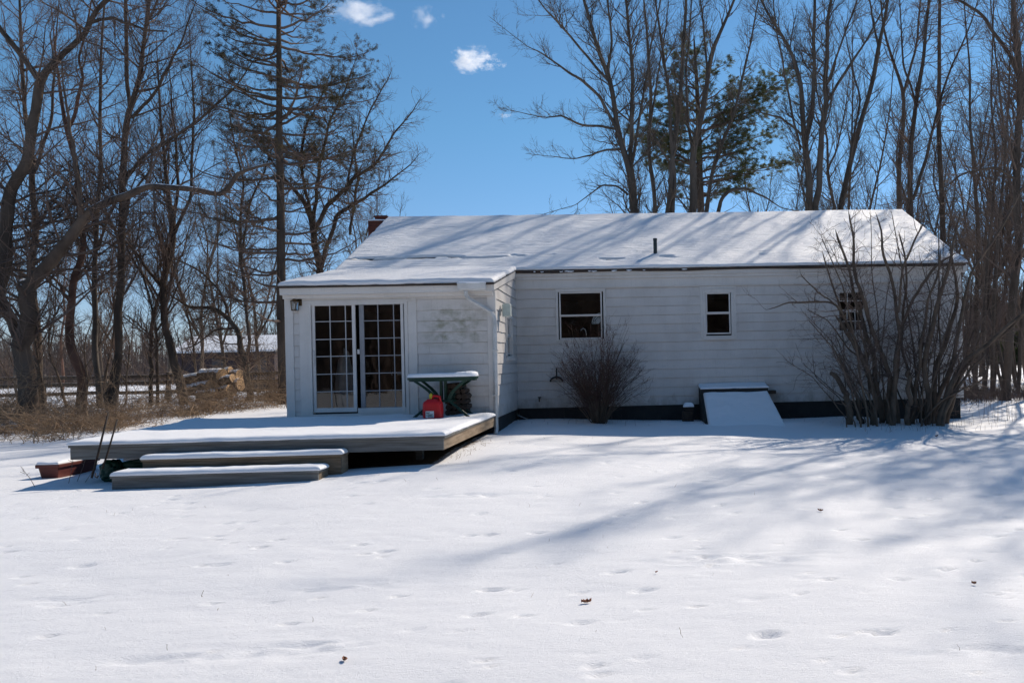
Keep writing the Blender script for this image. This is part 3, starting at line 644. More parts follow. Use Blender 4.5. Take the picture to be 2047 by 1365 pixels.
# rooms behind the glass
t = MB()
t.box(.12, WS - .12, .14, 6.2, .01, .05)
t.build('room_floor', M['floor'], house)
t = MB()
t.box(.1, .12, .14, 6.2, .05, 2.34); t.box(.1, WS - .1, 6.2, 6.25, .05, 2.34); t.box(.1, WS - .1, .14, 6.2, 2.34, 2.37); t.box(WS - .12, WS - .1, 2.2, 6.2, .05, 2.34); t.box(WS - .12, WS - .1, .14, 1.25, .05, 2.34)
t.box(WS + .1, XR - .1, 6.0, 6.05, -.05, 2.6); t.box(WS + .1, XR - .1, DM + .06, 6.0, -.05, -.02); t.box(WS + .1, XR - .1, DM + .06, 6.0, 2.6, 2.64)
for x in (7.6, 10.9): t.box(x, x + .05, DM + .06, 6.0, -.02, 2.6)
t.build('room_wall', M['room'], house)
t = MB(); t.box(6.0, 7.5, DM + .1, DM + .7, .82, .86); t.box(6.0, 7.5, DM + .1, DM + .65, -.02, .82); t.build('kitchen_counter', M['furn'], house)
# furniture seen dimly through the door
dt = thing('draped_armchair', 'pale sheet draped over furniture behind the left glass door leaf', 'armchair', (.52, 1.5, .05))
def drape(cx, cy, w, d, h, seed):
    n, m = 40, 14; V = []
    for j in range(m):
        k = j/(m-1); zz = h*(1 - k)
        for i in range(n):
            a = i*2*math.pi/n; f_ = 1 + .12*k*math.sin(a*7 + seed) + .05*math.sin(a*13)*k
            r = (.55 + .45*min(1, k*2.2)) if j else .02
            V.append((cx + w*r*f_*math.cos(a), cy + d*r*f_*math.sin(a), .05 + zz + (.08*math.sin(a + 1) if k < .5 else 0)))
    q = [(j*n + i, j*n + (i+1) % n, (j+1)*n + (i+1) % n, (j+1)*n + i) for j in range(m-1) for i in range(n)]
    return np.array(V), np.array(q)
V, q = drape(.52, 1.5, .17, .2, 1.25, 1); link('dust_sheet', np_mesh('dust_sheet', local(dt, V), q), M['cloth'], dt)
for dx in (-.1, .1):
    for dy in (-.12, .12): t = MB(); t.tube([(.52 + dx, 1.5 + dy, .05), (.52 + dx, 1.5 + dy, .3)], .02); t.build('leg', M['furn'], dt)
tb = thing('dining_table', 'dark dining table standing behind the right glass door leaf', 'table', (2.2, 2.2, .05))
t = MB(); t.box(1.55, 2.75, 1.7, 2.6, .78, .82); t.build('tabletop', M['cloth'], tb, .01)
for x in (1.65, 2.65):
    for y in (1.8, 2.5): m_ = MB(); m_.tube([(x, y, .05), (x, y, .78)], [.03, .04]); m_.build('leg', M['furn'], tb)
# wall lantern
ln = at(589, 609, -.10)
lan = MB(); lan.box(ln[0] + .03, ln[0] + .11, -.04, -.02, ln[2] - .02, ln[2] + .13); lan.tube([(ln[0] + .07, -.03, ln[2] + .09), (ln[0] + .05, -.09, ln[2] + .14), (ln[0], -.10, ln[2] + .12)], .012)
lan.tube([(ln[0], -.10, ln[2] + .115), (ln[0], -.10, ln[2] + .06)], [.02, .085], 6)
for k in range(6):
    a = k*math.pi/3; lan.tube([(ln[0] + .075*math.cos(a), -.1 + .075*math.sin(a), ln[2] + .06), (ln[0] + .06*math.cos(a), -.1 + .06*math.sin(a), ln[2] - .1)], .006, 4)
lan.tube([(ln[0], -.10, ln[2] - .10), (ln[0], -.10, ln[2] - .115)], .065, 6)
lan_o = lan.build('wall_lantern', M['brass'], house, smooth=False)
t = MB(); t.tube([(ln[0], -.10, ln[2] + .055), (ln[0], -.10, ln[2] - .098)], [.068, .052], 6, False); t.build('lantern_glass', M['lantern_glass'], lan_o)
t = MB(); t.tube([(ln[0], -.10, ln[2] - .08), (ln[0], -.10, ln[2] + .02)], .02, 8); t.build('bulb', M['white_label'], lan_o)
# flood lamp box on the side wall
lb = at(1013, 620, .55); t = MB(); w_, hb = .085, .13
out = [(lb[0] - w_, lb[2] - hb), (lb[0] + w_, lb[2] - hb), (lb[0] + w_, lb[2] + hb*.75)] + [(lb[0] + w_*math.cos(a)*.99, lb[2] + hb*.75 + hb*.32*math.sin(a)) for a in np.linspace(.2, math.pi - .2, 9)] + [(lb[0] - w_, lb[2] + hb*.75)]
t.prism(out, 1, .50, .60); fl = t.build('flood_lamp', M['lampbox'], house, .006)
t = MB(); t.tube([(WS + .01, .62, lb[2] + .01), (lb[0] - w_ + .01, .57, lb[2] + .01)], .03, 8); t.box(WS + .012, WS + .04, .54, .70, lb[2] - .08, lb[2] + .09); t.build('lamp_bracket', M['gutter'], fl)
t = MB(); t.prism([(lb[0] + (p[0] - lb[0])*.8, lb[2] + (p[1] - lb[2])*.85) for p in out], 1, .494, .4995); t.build('lamp_back_plate', pbr('pale_green_plate', (.45, .53, .5), None, .4), fl)
# hose hanger, tap
a = at(1112.5, 758, DM - .08); t = MB(); t.box(a[0] - .014, a[0] + .014, DM - .04, DM - .02, a[2], a[2] + .26)
arc = [(a[0] + .155*math.cos(k), a[2] - .06 + .13*math.sin(k)) for k in np.linspace(.12, math.pi - .12, 14)]
arc2 = [(a[0] + .13*math.cos(k), a[2] - .07 + .10*math.sin(k)) for k in np.linspace(math.pi - .12, .12, 14)]
t.prism(arc + arc2, 1, DM - .16, DM - .022); t.build('hose_hanger', M['black'], house)
a = at(1079, 797, DM); t = MB(); t.tube([a + (0, .0, 0), a + (0, -.09, 0), a + (0, -.11, -.06)], .014); t.tube([a + (-.035, -.06, .035), a + (.035, -.06, .035)], .012); t.tube([a + (0, -.06, 0), a + (0, -.06, .035)], .008); t.build('outside_tap', M['rust'], house)
# cellar bulkhead
bl, br = at(1399, 770, 2.6)[0], at(1534, 770, 2.6)[0]; bh = thing('bulkhead', None, None)
for k in ('label', 'category'):
    if k in bh: del bh[k]
bh.parent = house; bh.location = local(house, (bl, 2.6, -.4)); zt_, zf = at(1466, 776, 2.55)[2], at(1466, 786.5, 2.55)[2]
t = MB(); t.box(bl, br, 2.5, DM - .03, zf, zt_); 
for X0, X1 in ((bl, bl + .07), (br - .07, br)): t.prism([(DM - .03, -.7), (1.35, -.7), (1.35, -.56), (2.5, zf + .0), (DM - .03, zf)], 0, X0, X1)
t.build('bulkhead_frame', M['foundation'], bh, .006)
t = MB(); t.box8([(bl + .02, 1.33, -.565), (br - .02, 1.33, -.565), (br - .02, 2.52, zf - .02), (bl + .02, 2.52, zf - .02), (bl + .02, 1.33, -.535), (br - .02, 1.33, -.535), (br - .02, 2.52, zf + .01), (bl + .02, 2.52, zf + .01)]); t.build('bulkhead_door', M['foundation'], bh)
snow_sheet('bulkhead_snow', [(bl + .06, 1.2, -.60), (br + .16, 1.2, -.60), (br - .02, 2.49, zf - .005), (bl + .06, 2.49, zf - .005)], .085, .05, bh, .05, 21, .0, .022)
snow_sheet('bulkhead_snow', [(bl + .01, 2.5, zt_), (br - .01, 2.5, zt_), (br - .01, DM - .04, zt_ + .09), (bl + .01, DM - .04, zt_ + .09)], .035, .05, bh, .03, 22)
t = MB(); t.box8([(bl, 2.5, zt_), (br, 2.5, zt_), (br, DM - .03, zt_), (bl, DM - .03, zt_), (bl, 2.5, zt_ + .002), (br, 2.5, zt_ + .002), (br, DM - .03, zt_ + .1), (bl, DM - .03, zt_ + .1)]); t.build('bulkhead_cap', M['foundation'], bh)
t = MB(); t.box(br + .0, br + .22, 2.72, DM - .02, at(1540, 785, 2.8)[2] - .02, at(1540, 780, 2.8)[2]); t.build('dryer_vent', M['dark_gutter'], house, .005)
# snowy block stack by the bulkhead
a = at(1375, 833, 2.45); bs = thing('stone_stack', 'small stack of dark blocks with snow cap left of cellar bulkhead', 'stones', (a[0], 2.45, a[2] - .05))
t = MB(); t.box(a[0] - .13, a[0] + .12, 2.33, 2.57, a[2] - .12, a[2] + .13); t.build('block', M['split'], bs, .02)
t = MB(); t.box(a[0] - .10, a[0] + .13, 2.34, 2.55, a[2] + .13, a[2] + .23); t.build('block', M['rust'], bs, .02)
snow_sheet('snow_cap', [(a[0] - .10, 2.34, a[2] + .23), (a[0] + .13, 2.34, a[2] + .23), (a[0] + .13, 2.55, a[2] + .23), (a[0] - .10, 2.55, a[2] + .23)], .09, .03, bs, .07, 3)

# ------------------------------------------------------------------ deck and steps
deck = thing('wooden_deck', 'low grey wooden deck under a smooth blanket of snow', 'deck', (1, -2, -.5))
DF, DL0, DL1, DR = -4.25, -1.14, -1.9, 3.86
t = MB()
t.box8([(DL0, DF, -.216), (DR, DF, -.216), (DR, DF + .04, -.216), (DL0, DF + .04, -.216), (DL0, DF, -.055), (DR, DF, -.055), (DR, DF + .04, -.055), (DL0, DF + .04, -.055)])
t.build('front_rim_board', M['wood'], deck, .004)
t = MB(); t.box8([(DR - .04, DF + .041, -.216), (DR, DF + .041, -.216), (DR + .02, -.02, -.216), (DR - .02, -.02, -.216), (DR - .04, DF + .041, -.055), (DR, DF + .041, -.055), (DR + .02, -.02, -.055), (DR - .02, -.02, -.055)])
t.build('side_rim_board', M['wood_side'], deck, .004)
t = MB(); t.box8([(DL0, DF + .041, -.216), (DL0 + .04, DF + .041, -.216), (DL1 + .04, .35, -.216), (DL1, .35, -.216), (DL0, DF + .041, -.055), (DL0 + .04, DF + .041, -.055), (DL1 + .04, .35, -.055), (DL1, .35, -.055)])
t.build('side_rim_board', M['wood'], deck, .004)
t = MB(); n = 31
for k in range(n):
    y0 = DF - .03 + (4.28)*k/n; y1 = y0 + 4.28/n - .008; xl0 = DL0 + (DL1 - DL0)*(y0 - DF)/4.6 - .01; xl1 = DL0 + (DL1 - DL0)*(y1 - DF)/4.6 - .01
    t.box8([(xl0, y0, -.053), (DR + .025, y0, -.053), (DR + .025, y1, -.053), (xl1, y1, -.053), (xl0, y0, -.018), (DR + .025, y0, -.018), (DR + .025, y1, -.018), (xl1, y1, -.018)])
t.build('deck_boards', M['wood'], deck)
for x in (-.8, 1.4, 3.2):
    for y in (-3.2, -1.2): m_ = MB(); m_.box(x, x + .1, y, y + .1, -.9, -.217); m_.build('post', M['wood'], deck)
def deck_cut(U, V_, X, Y):    # drifts beside the door, a thaw hollow by the table, a scuffed front lip
    return -.045*np.exp(-((Y - 4.05)/.25)**2)*(.45 + fbm(X*2.2, Y*.5, 45)) + .02*np.exp(-((X - 4.3)/.5)**2 - ((Y - 3.9)/.5)**2)
snow_sheet('deck_snow', [(DL0 - .02, DF - .02, -.018), (DR + .02, DF - .02, -.018), (DR + .03, -.0, -.018), (DL1 - .02, .30, -.018)], .058, .05, deck, .075, 41, .012, .012, deck_cut)
def step(name, X0, X1, Y0, Y1, Z0, Z1, label, mats, seed):
    o = thing(name, label, 'step', ((X0 + X1)/2, (Y0 + Y1)/2, Z0), 'box steps in front of the deck')
    t = MB(); t.box(X0, X1, Y0, Y0 + .035, Z0 - .1, Z1 - .036); t.build('riser', M[mats[0]], o, .003)
    t = MB(); t.box(X0 - .0, X0 + .035, Y0 + .036, Y1, Z0 - .1, Z1 - .036); t.build('end_board', M[mats[1]], o, .003); t = MB(); t.box(X1 - .035, X1, Y0 + .036, Y1, Z0 - .1, Z1 - .036); t.build('end_board', M[mats[1]], o, .003)
    t = MB(); 
    for k in range(3): w_ = (Y1 - Y0 + .02)/3; t.box(X0 - .012, X1 + .012, Y0 - .02 + w_*k, Y0 - .02 + w_*(k+1) - .006, Z1 - .034, Z1)
    t.build('tread', M[mats[0]], o, .004)
    snow_sheet('step_snow', [(X0 - .012, Y0 - .02, Z1), (X1 + .012, Y0 - .02, Z1), (X1 + .012, Y1, Z1), (X0 - .012, Y1, Z1)], .055, .04, o, .06, seed, .014, .012)
step('deck_step', -.19, 2.40, -4.90, -4.56, -.53, -.365, 'lower wooden step, longest and nearest, with snow on its tread', ('wood', 'wood_tan'), 51)
step('deck_step', -.03, 2.56, -4.58 + .06, -4.255, -.53, -.205, 'upper wooden step against the deck rim with snow on tread', ('wood_tan', 'wood_side'), 52)

# ------------------------------------------------------------------ things on and by the deck
tl, trr = at(812, 754, -.75), at(952, 752, -.75); zT = at(880, 757, -.9)[2]
tcx = (tl[0] + trr[0])/2; tb = thing('patio_table', 'dark green plastic patio table with curved legs and snow on top', 'table', (tcx, -.62, .03))
hw, hd, ty = (trr[0] - tl[0])/2, .36, -.60
def oval(hw, hd, n=48, p=2.8): return [(tcx + hw*math.copysign(abs(math.cos(a))**(2/p), math.cos(a)), ty + hd*math.copysign(abs(math.sin(a))**(2/p), math.sin(a))) for a in np.linspace(0, 2*math.pi, n, endpoint=False)]
t = MB(); t.prism(oval(hw, hd), 2, zT - .015, zT + .03); t.prism(oval(hw*.96, hd*.93), 2, zT - .045, zT - .014); t.build('tabletop', M['green'], tb, .008)
V = []; n = 48
for k, (sc_, hz) in enumerate(((1.0, .0), (1.005, .02), (.985, .05), (.93, .065), (.6, .072), (.25, .07), (.001, .07))):
    for i, (x, y) in enumerate(oval(hw*sc_, hd*sc_)): V.append((x, y, zT + .031 + hz*(1 + .25*vnoise(x*4, y*4, 6)) + (.03*math.exp(-((x - tcx - hw*.78)/.14)**2)*(1 + 1.5*vnoise(x*25, y*18, 8)) if k > 1 else 0)))
q = [(k*n + i, k*n + (i+1) % n, (k+1)*n + (i+1) % n, (k+1)*n + i) for k in range(6) for i in range(n)]
link('table_snow', np_mesh('table_snow', local(tb, np.array(V)), np.array(q)), M['snow'], tb)
for sx in (-1, 1):
    for sy in (-1, 1):
        pts = []; wd = []
        for k in np.linspace(0, 1, 15):
            x = sx*(hw*.70 - (hw*.70 - .13)*math.sin(min(k/.55, 1)*math.pi/2)**1.0) if k < .55 else sx*(.13 + (k - .55)/.45*(hw*.78 - .13))
            pts.append((tcx + x, ty + sy*(.24 - .1*math.sin(k*math.pi)), zT - .045 + (0.02 - zT + .045)*k))
        m_ = MB(); P = np.array(pts)
        for i in range(len(P) - 1):
            a, b = P[i], P[i+1]; e = .036
            m_.box8([(a[0] - e, a[1] - .02, a[2]), (a[0] + e, a[1] - .02, a[2]), (a[0] + e, a[1] + .02, a[2]), (a[0] - e, a[1] + .02, a[2]), (b[0] - e, b[1] - .02, b[2]), (b[0] + e, b[1] - .02, b[2]), (b[0] + e, b[1] + .02, b[2]), (b[0] - e, b[1] + .02, b[2])])
        m_.build('leg', M['green'], tb, .006)
m_ = MB(); m_.box(tcx - .06, tcx - .02, ty - .05, ty + .05, zT - .40, zT - .045); m_.box(tcx + .02, tcx + .06, ty - .05, ty + .05, zT - .40, zT - .045); m_.box(tcx - .2, tcx + .2, ty - .14, ty + .14, zT - .43, zT - .39); m_.build('centre_brace', M['green'], tb, .006)
# petrol can
gc = at(866, 830, -1.02); gc[2] = .02; can = thing('gas_can', 'red plastic gas can with yellow cap under the green table', 'gas can', tuple(gc))
t = MB(); w_, d_, h_ = .165, .13, .27
prof = [(1, 0), (1.02, .02), (1.02, .2), (.99, .26), (.9, .295), (.62, .33), (.5, .345)]; V = []; n = 24
for s_, z in prof:
    for a in np.linspace(0, 2*math.pi, n, endpoint=False):
        p = 4.5; V.append((gc[0] + w_*s_*math.copysign(abs(math.cos(a))**(2/p), math.cos(a)), -1.02 + d_*s_*math.copysign(abs(math.sin(a))**(2/p), math.sin(a)), .02 + z))
q = [(k*n + i, k*n + (i+1) % n, (k+1)*n + (i+1) % n, (k+1)*n + i) for k in range(len(prof) - 1) for i in range(n)]
me = bpy.data.meshes.new('can_body'); me.from_pydata([tuple(v) for v in local(can, V)], [], q + [tuple(range(n))[::-1], tuple((len(prof) - 1)*n + i for i in range(n))]); link('can_body', me, M['red'], can)
t = MB(); t.tube([(gc[0] + .13, -1.02, .28), (gc[0] + .12, -1.02, .40), (gc[0] + .02, -1.02, .42), (gc[0] - .02, -1.02, .36)], .026, 10); t.build('handle', M['red'], can, smooth=True)
t = MB(); t.tube([(gc[0] - .03, -1.02, .36), (gc[0] - .035, -1.03, .44)], .03, 12); t.tube([(gc[0] - .035, -1.03, .43), (gc[0] - .02, -1.04, .46)], .02, 10); t.build('cap', M['yellow'], can)
t = MB(); t.box(gc[0] - .10, gc[0] + .045, -1.02 - d_*1.02 - .004, -1.02 - d_*1.02 - .001, .04, .155); lbl = t.build('label', M['white_label'], can)
t = MB(); yl = -1.02 - d_*1.02 - .006
for i, (x0, x1, z) in enumerate(((-.09, -.02, .125), (-.085, -.04, .107), (-.05, .03, .09), (-.09, .01, .072), (-.06, .035, .055))): t.box(gc[0] + x0, gc[0] + x1, yl, yl + .0015, z, z + .011)
t.build('print', M['dark_print'], lbl)
# split firewood behind the table
rr = random.Random(5); fx = at(895, 800, -.25)[0]; fx1 = at(938, 800, -.25)[0]; k = 0
for row in range(6):
    nrow = 4 if row < 5 else 3
    for c_ in range(nrow):
        x = fx + (fx1 - fx)*(c_ + .5 + (.2 if row % 2 else 0))/4.2; z = .03 + row*.098 + .05; n = rr.choice((5, 6)); r = rr.uniform(.052, .066); a0 = rr.random()*6
        m_ = MB(); o2 = [(x + r*rr.uniform(.85, 1.15)*math.cos(a0 + i*2*math.pi/n), z + r*.95*rr.uniform(.85, 1.1)*math.sin(a0 + i*2*math.pi/n)) for i in range(n)]
        m_.prism(o2, 1, -.46 - rr.uniform(0, .05), -.03); tag(m_.build('firewood_log', M['split'], None, .006), 'dark split log in the firewood stack against the sunroom wall', 'firewood', 'firewood stacked behind the green table')
# planter box
pb = thing('planter_box', 'long red brown plastic planter with snow beside the deck end', 'planter', (-2.2, -3.0, -.56))
t = MB(); y0, y1 = -3.45, -2.55; x0, x1 = at(72, 940, y0)[0], at(117, 940, y0)[0]; z1 = at(93, 928.5, y0)[2]; z0 = at(93, 953, y0)[2] - .05
t.box8([(x0 + .05, y0 + .04, z0), (x1 - .04, y0 + .04, z0), (x1 - .04, y1 - .04, z0), (x0 + .05, y1 - .04, z0), (x0 + .02, y0 + .015, z1 - .05), (x1 - .015, y0 + .015, z1 - .05), (x1 - .015, y1 - .015, z1 - .05), (x0 + .02, y1 - .015, z1 - .05)]); t.build('box', M['terracotta'], pb, .008)
t = MB(); t.box(x0 - .01, x1 + .01, y0 - .01, y1 + .01, z1 - .052, z1); t.build('rim', M['terracotta'], pb, .01)
snow_sheet('planter_snow', [(x0, y0, z1), (x1, y0, z1), (x1, y1, z1), (x0, y1, z1)], .04, .03, pb, .05, 8, .006, .03)
# green tarp bag and roll
def crumple(name, c, r, seed, n=3, amp=.22, stretch=None):
    import bmesh
    bm = bmesh.new(); bmesh.ops.create_icosphere(bm, subdivisions=5, radius=1)
    rs_ = np.random.default_rng(seed); D = rs_.normal(size=(26, 3)); D /= np.linalg.norm(D, axis=1, keepdims=True)
    for v in bm.verts:
        p = np.array(v.co); k = 1 + amp*sum(abs(math.sin(3.1*(p @ D[i])*(1 + i*.16) + i)) - .6 for i in range(12))/4
        p = np.sign(p)*np.abs(p)**.8*k; v.co = tuple(p*np.array(r))
    me = bpy.data.meshes.new(name); bm.to_mesh(me); bm.free(); me.polygons.foreach_set('use_smooth', [True]*len(me.polygons)); return me
ga = atZ(214, 962, -.56); tp = thing('tarp_bundle', 'crumpled dark green tarp bundle lying left of the steps', 'tarp', (ga[0], ga[1] + .12, -.56))
o = link('tarp_bag', crumple('tarp_bag', None, (.14, .12, .16), 3), M['tarp'], tp); o.location = (0, 0, .13)
o = link('tarp_roll', crumple('tarp_roll', None, (.22, .075, .075), 9), M['tarp'], tp); o.location = (.27, .10, .20); o.rotation_euler = (0, -.12, .25)
snow_sheet('tarp_snow', [(ga[0] + .13, ga[1] + .16, -.295), (ga[0] + .40, ga[1] + .22, -.265), (ga[0] + .38, ga[1] + .30, -.265), (ga[0] + .11, ga[1] + .24, -.295)], .03, .03, tp, .03, 14)
t = MB(); t.tube([at(191, 946, -4.72), at(190, 952, -4.78), at(194, 955, -4.8), at(197, 950, -4.78)], .008, 6); t.build('strap', M['black'], tp)
# two stakes leaning at the deck rim
for (p0, p1, lb_, r) in (((183, 946), (217, 824), 'taller dark rusty stake leaning on the deck front', .014), ((205, 927), (235, 838), 'shorter dark rusty stake leaning on the deck front', .012)):
    a, b = at(*p0, -4.55), at(*p1, -4.2); a[2] -= .06; m_ = MB(); m_.tube([a, a*.66 + b*.34 + (.004, 0, 0), a*.33 + b*.67, b], [r, r, r*.9, r*.8], 8)
    tag(m_.build('metal_stake', M['rust'], None, smooth=True), lb_, 'stake')
#PART2
# ------------------------------------------------------------------ trees
def unit(v): return v/(np.linalg.norm(v, axis=-1, keepdims=True) + 1e-9)
def resample(P, n, rng=None, wob=0):
    """smooth a traced path (k,4: x y z r) to n points"""
    P = np.asarray(P, float); d = np.concatenate([[0], np.cumsum(np.linalg.norm(np.diff(P[:, :3], axis=0), axis=1))])
    u = np.linspace(0, d[-1], n); Q = np.stack([np.interp(u, d, P[:, i]) for i in range(4)], -1)
    Q[1:-1, :3] = Q[1:-1, :3]*.6 + .2*(Q[:-2, :3] + Q[2:, :3])
    if wob and rng is not None:
        w = rng.normal(0, 1, (n, 3))*wob; w[0] = 0
        for _ in range(2): w[1:-1] = (w[:-2] + w[1:-1] + w[2:])/3
        Q[:, :3] += w*Q[:, 3:4]*2.2
    return Q
def spawn(P, R, rng, per_m, t0, t1, length, angle, k, up=.25, wob=.16, rr=.62, rmin=.003, taper=.85, minr=.0015, flat=0, both=None):
    """children along polylines P (N,k,3), R (N,k). length: f(t, L, r) -> child length"""
    L = np.linalg.norm(np.diff(P, axis=1), axis=2).sum(1)
    cnt = rng.poisson(np.maximum(L*(t1 - t0)*per_m, 0)); par = np.repeat(np.arange(len(P)), cnt)
    if not len(par): return np.zeros((0, k, 3)), np.zeros((0, k))
    t = rng.uniform(t0, t1, len(par)); kk = P.shape[1]; f = t*(kk - 1); i = np.minimum(f.astype(int), kk - 2); w = (f - i)[:, None]
    base = P[par, i]*(1 - w) + P[par, i + 1]*w; T = unit(P[par, i + 1] - P[par, i]); r = R[par, i]*(1 - w[:, 0]) + R[par, i + 1]*w[:, 0]
    rnd = rng.normal(size=(len(par), 3)); 
    if flat: rnd[:, 2] *= (1 - flat)
    perp = unit(rnd - (rnd*T).sum(1, keepdims=True)*T)
    a = np.radians(rng.normal(angle, 9, len(par)))[:, None]; D = unit(np.cos(a)*T + np.sin(a)*perp)
    ln = np.maximum(length(t, L[par], r)*rng.uniform(.55, 1.25, len(par)), .04)
    st = (ln/(k - 1))[:, None]; out = [base]
    for j in range(k - 1):
        D = unit(D + np.array([0, 0, up])*(1.0/(k - 1))*1.6 + rng.normal(0, wob, D.shape)); out.append(out[-1] + D*st)
    Pc = np.stack(out, 1); r0 = np.maximum(np.minimum(r*rr, ln*.0135 + rmin), minr)
    Rc = r0[:, None]*(1 - taper*np.linspace(0, 1, k)[None]**.9); return Pc, np.maximum(Rc, minr*.7)
def stack(stems, n, rng, wob=.3):
    Q = np.stack([resample(s, n, rng, wob) for s in stems]); Q[:, -1, 3] *= .12; return Q[:, :, :3], Q[:, :, 3]
def trace(pts, Y, rng=None, sway=0, base=None, ext=None):
    """pts: (photo x, photo y, width in photo px). base: extend to the ground; ext: extra metres beyond the last point"""
    n = len(pts); off = np.zeros(n)
    if sway: off = np.cumsum(rng.normal(0, sway, n)); off[0] = 0
    out = []
    for (px, py, w), o in zip(pts, off): p = at(px, py, Y + o); out.append((*p, w*.345*mpp(Y + o)))
    if base == 'ground':
        x, y, z, r = out[0]; zg = gz(x, y) - .3
        if z > zg: 
            d = np.array(out[1][:3]) - np.array(out[0][:3]); bx = x - d[0]/max(d[2], .3)*(z - zg)*.35
            out = [(bx, y, zg, r*1.35), (bx + (x - bx)*.25, y, zg + .35, r*1.12)] + out
    if ext:
        a, b = np.array(out[-2]), np.array(out[-1]); d = unit((b - a)[:3]); d = unit(d + np.array([0, 0, .35]))
        e = np.array(out[-1][:3]) + d*ext; out.append((*e, max(out[-1][3]*.25, .008)))
    return np.array(out)
def make_tree(name, label, cat, stems, seed, bark_='bark', twig='twig', group=None, l1=(1.2, .25, 3.2, 48), l2=(3.2, .15, .42, 42), l3=(6.5, .12, .42, 40), up=.3, crown_t=None, wob=.3, l4=None, extra_crown=None, thin=.0041, share=None, dens=1.3):
    """stems: traced trunk and limbs; l1..l3: (per metre, start, length or ratio, angle) of each branching order"""
    rng = np.random.default_rng(seed); b = stems[0][0]; zg = gz(b[0], b[1])
    root = thing(name, label, cat, (float(b[0]), float(b[1]), zg), group)
    S = [np.array(s) - np.array([b[0], b[1], zg, 0]) for s in stems]
    P, R = stack(S, 44, rng, wob)
    link('trunk', tubes_mesh('trunk', [(P, R*rng.normal(1, .045, R.shape), 10, 0)], [M[bark_]]), None, root)
    hgt = max(s[-1][2] for s in S)
    def len1(t, L, r): return l1[2]*(1.15 - .75*t)*np.clip(L/(hgt*.6), .35, 1)
    groups = []
    P1, R1 = spawn(P, R, rng, l1[0]*1.55*dens, l1[1], 1, len1, l1[3], 9, up, .15, .5, .006, minr=thin*1.6)
    groups.append((P1, R1, 4, 0))
    P2, R2 = spawn(P1, R1, rng, l2[0]*1.35, l2[1], 1, lambda t, L, r: L*l2[2]*(1.15 - .8*t) + .2, l2[3], 6, up*.6, .17, .7, .004, minr=thin*1.15); groups.append((P2, R2, 3, 0))
    P3, R3 = spawn(P2, R2, rng, l3[0]*1.45, l3[1], 1, lambda t, L, r: L*l3[2]*(1.1 - .7*t) + .16, l3[3], 4, up*.5, .17, .8, .003, minr=thin); groups.append((P3, R3, 3, 0))
    if l4:
        P4, R4 = spawn(P3, R3, rng, l4[0], .1, 1, lambda t, L, r: L*l4[2]*(1.1 - .6*t) + .06, l4[3], 3, up*.4, .18, .9, .0025, minr=thin*.9); groups.append((P4, R4, 3, 0))
    link('crown', tubes_mesh('crown', groups, [M[twig]]), None, root)
    if extra_crown: extra_crown(root, P1, R1, P2, R2, P3, rng)
    return root
NT = 0
def tufts(P, rng, n, ln, wd, per, drop=.2, spread=1.0, zs=.55):
    """needle tufts at the outer points of polylines P"""
    i = rng.integers(0, len(P), n); k = P.shape[1]; f = rng.uniform(.35, 1, n)*(k - 1); j = np.minimum(f.astype(int), k - 2); w = (f - j)[:, None]
    c = P[i, j]*(1 - w) + P[i, j + 1]*w; T = unit(P[i, j + 1] - P[i, j])
    c = np.repeat(c, per, 0); T = np.repeat(T, per, 0); D = unit(T*.6 + rng.normal(0, spread, c.shape) + np.array([0, 0, -drop])); D[:, 2] *= zs; L = ln*rng.uniform(.6, 1.2, len(c))[:, None]
    S = unit(np.cross(D, rng.normal(size=c.shape)))*wd*.5; c = c + rng.normal(0, .03, c.shape)
    V = np.stack([c - S, c + S, c + D*L], 1).reshape(-1, 3); return V, np.arange(len(V)).reshape(-1, 3)

rT = np.random.default_rng(99)
# --- left: the old tree with the long snow covered limb
YA = 8.5
trunkA = trace([(60, 812, 48), (54, 700, 44), (53, 630, 40), (57, 585, 36), (66, 556, 34), (108, 517, 31), (148, 463, 27), (168, 423, 25), (216, 401, 22), (263, 388, 19), (286, 370, 18), (337, 370, 17), (388, 379, 15), (448, 391, 14), (462, 371, 12), (472, 344, 11), (509, 332, 9), (553, 325, 7)], YA, base='ground')
stubA = trace([(57, 590, 34), (51, 578, 32), (52, 567, 30)], YA)
stemA2 = trace([(54, 730, 26), (28, 655, 24), (0, 606, 22), (-40, 540, 20)], YA, ext=3)
up1 = trace([(160, 440, 14), (158, 380, 12), (150, 330, 11), (140, 270, 9)], YA, ext=2)
make_tree('old_tree', 'old leaning tree whose long bent limb carries snow toward the house', 'tree', [trunkA, stubA, stemA2, up1], 1, 'bark_snow', 'twig', dens=1.35, l1=(1.7, .12, 3.0, 62), l2=(3.4, .12, .5, 45), l3=(5, .12, .5, 42), up=.12)
YB_ = 9.5
trunkB = trace([(-40, 812, 46), (-22, 700, 40), (-5, 590, 36), (10, 520, 33), (18, 440, 31), (22, 388, 29), (55, 326, 27), (64, 270, 25), (80, 205, 24), (79, 158, 23), (101, 135, 17), (135, 94, 15), (175, 67, 14), (182, 37, 13), (202, 10, 12), (228, -10, 11)], YB_, base='ground', ext=4)
limbB = trace([(79, 160, 18), (56, 128, 16), (34, 98, 15), (5, 64, 14), (-30, 20, 12)], YB_, ext=3)
limbB2 = trace([(182, 45, 10), (226, 36, 8), (290, 60, 6), (336, 64, 4)], YB_)
make_tree('old_tree', 'thick forked old tree at the extreme left edge of the photo', 'tree', [trunkB, limbB, limbB2], 2, 'bark', 'twig', dens=1.5, l1=(1.7, .22, 3.4, 62), l2=(3.4, .12, .5, 45), l3=(5.5, .12, .5, 42), up=.15)
YC = 12.5
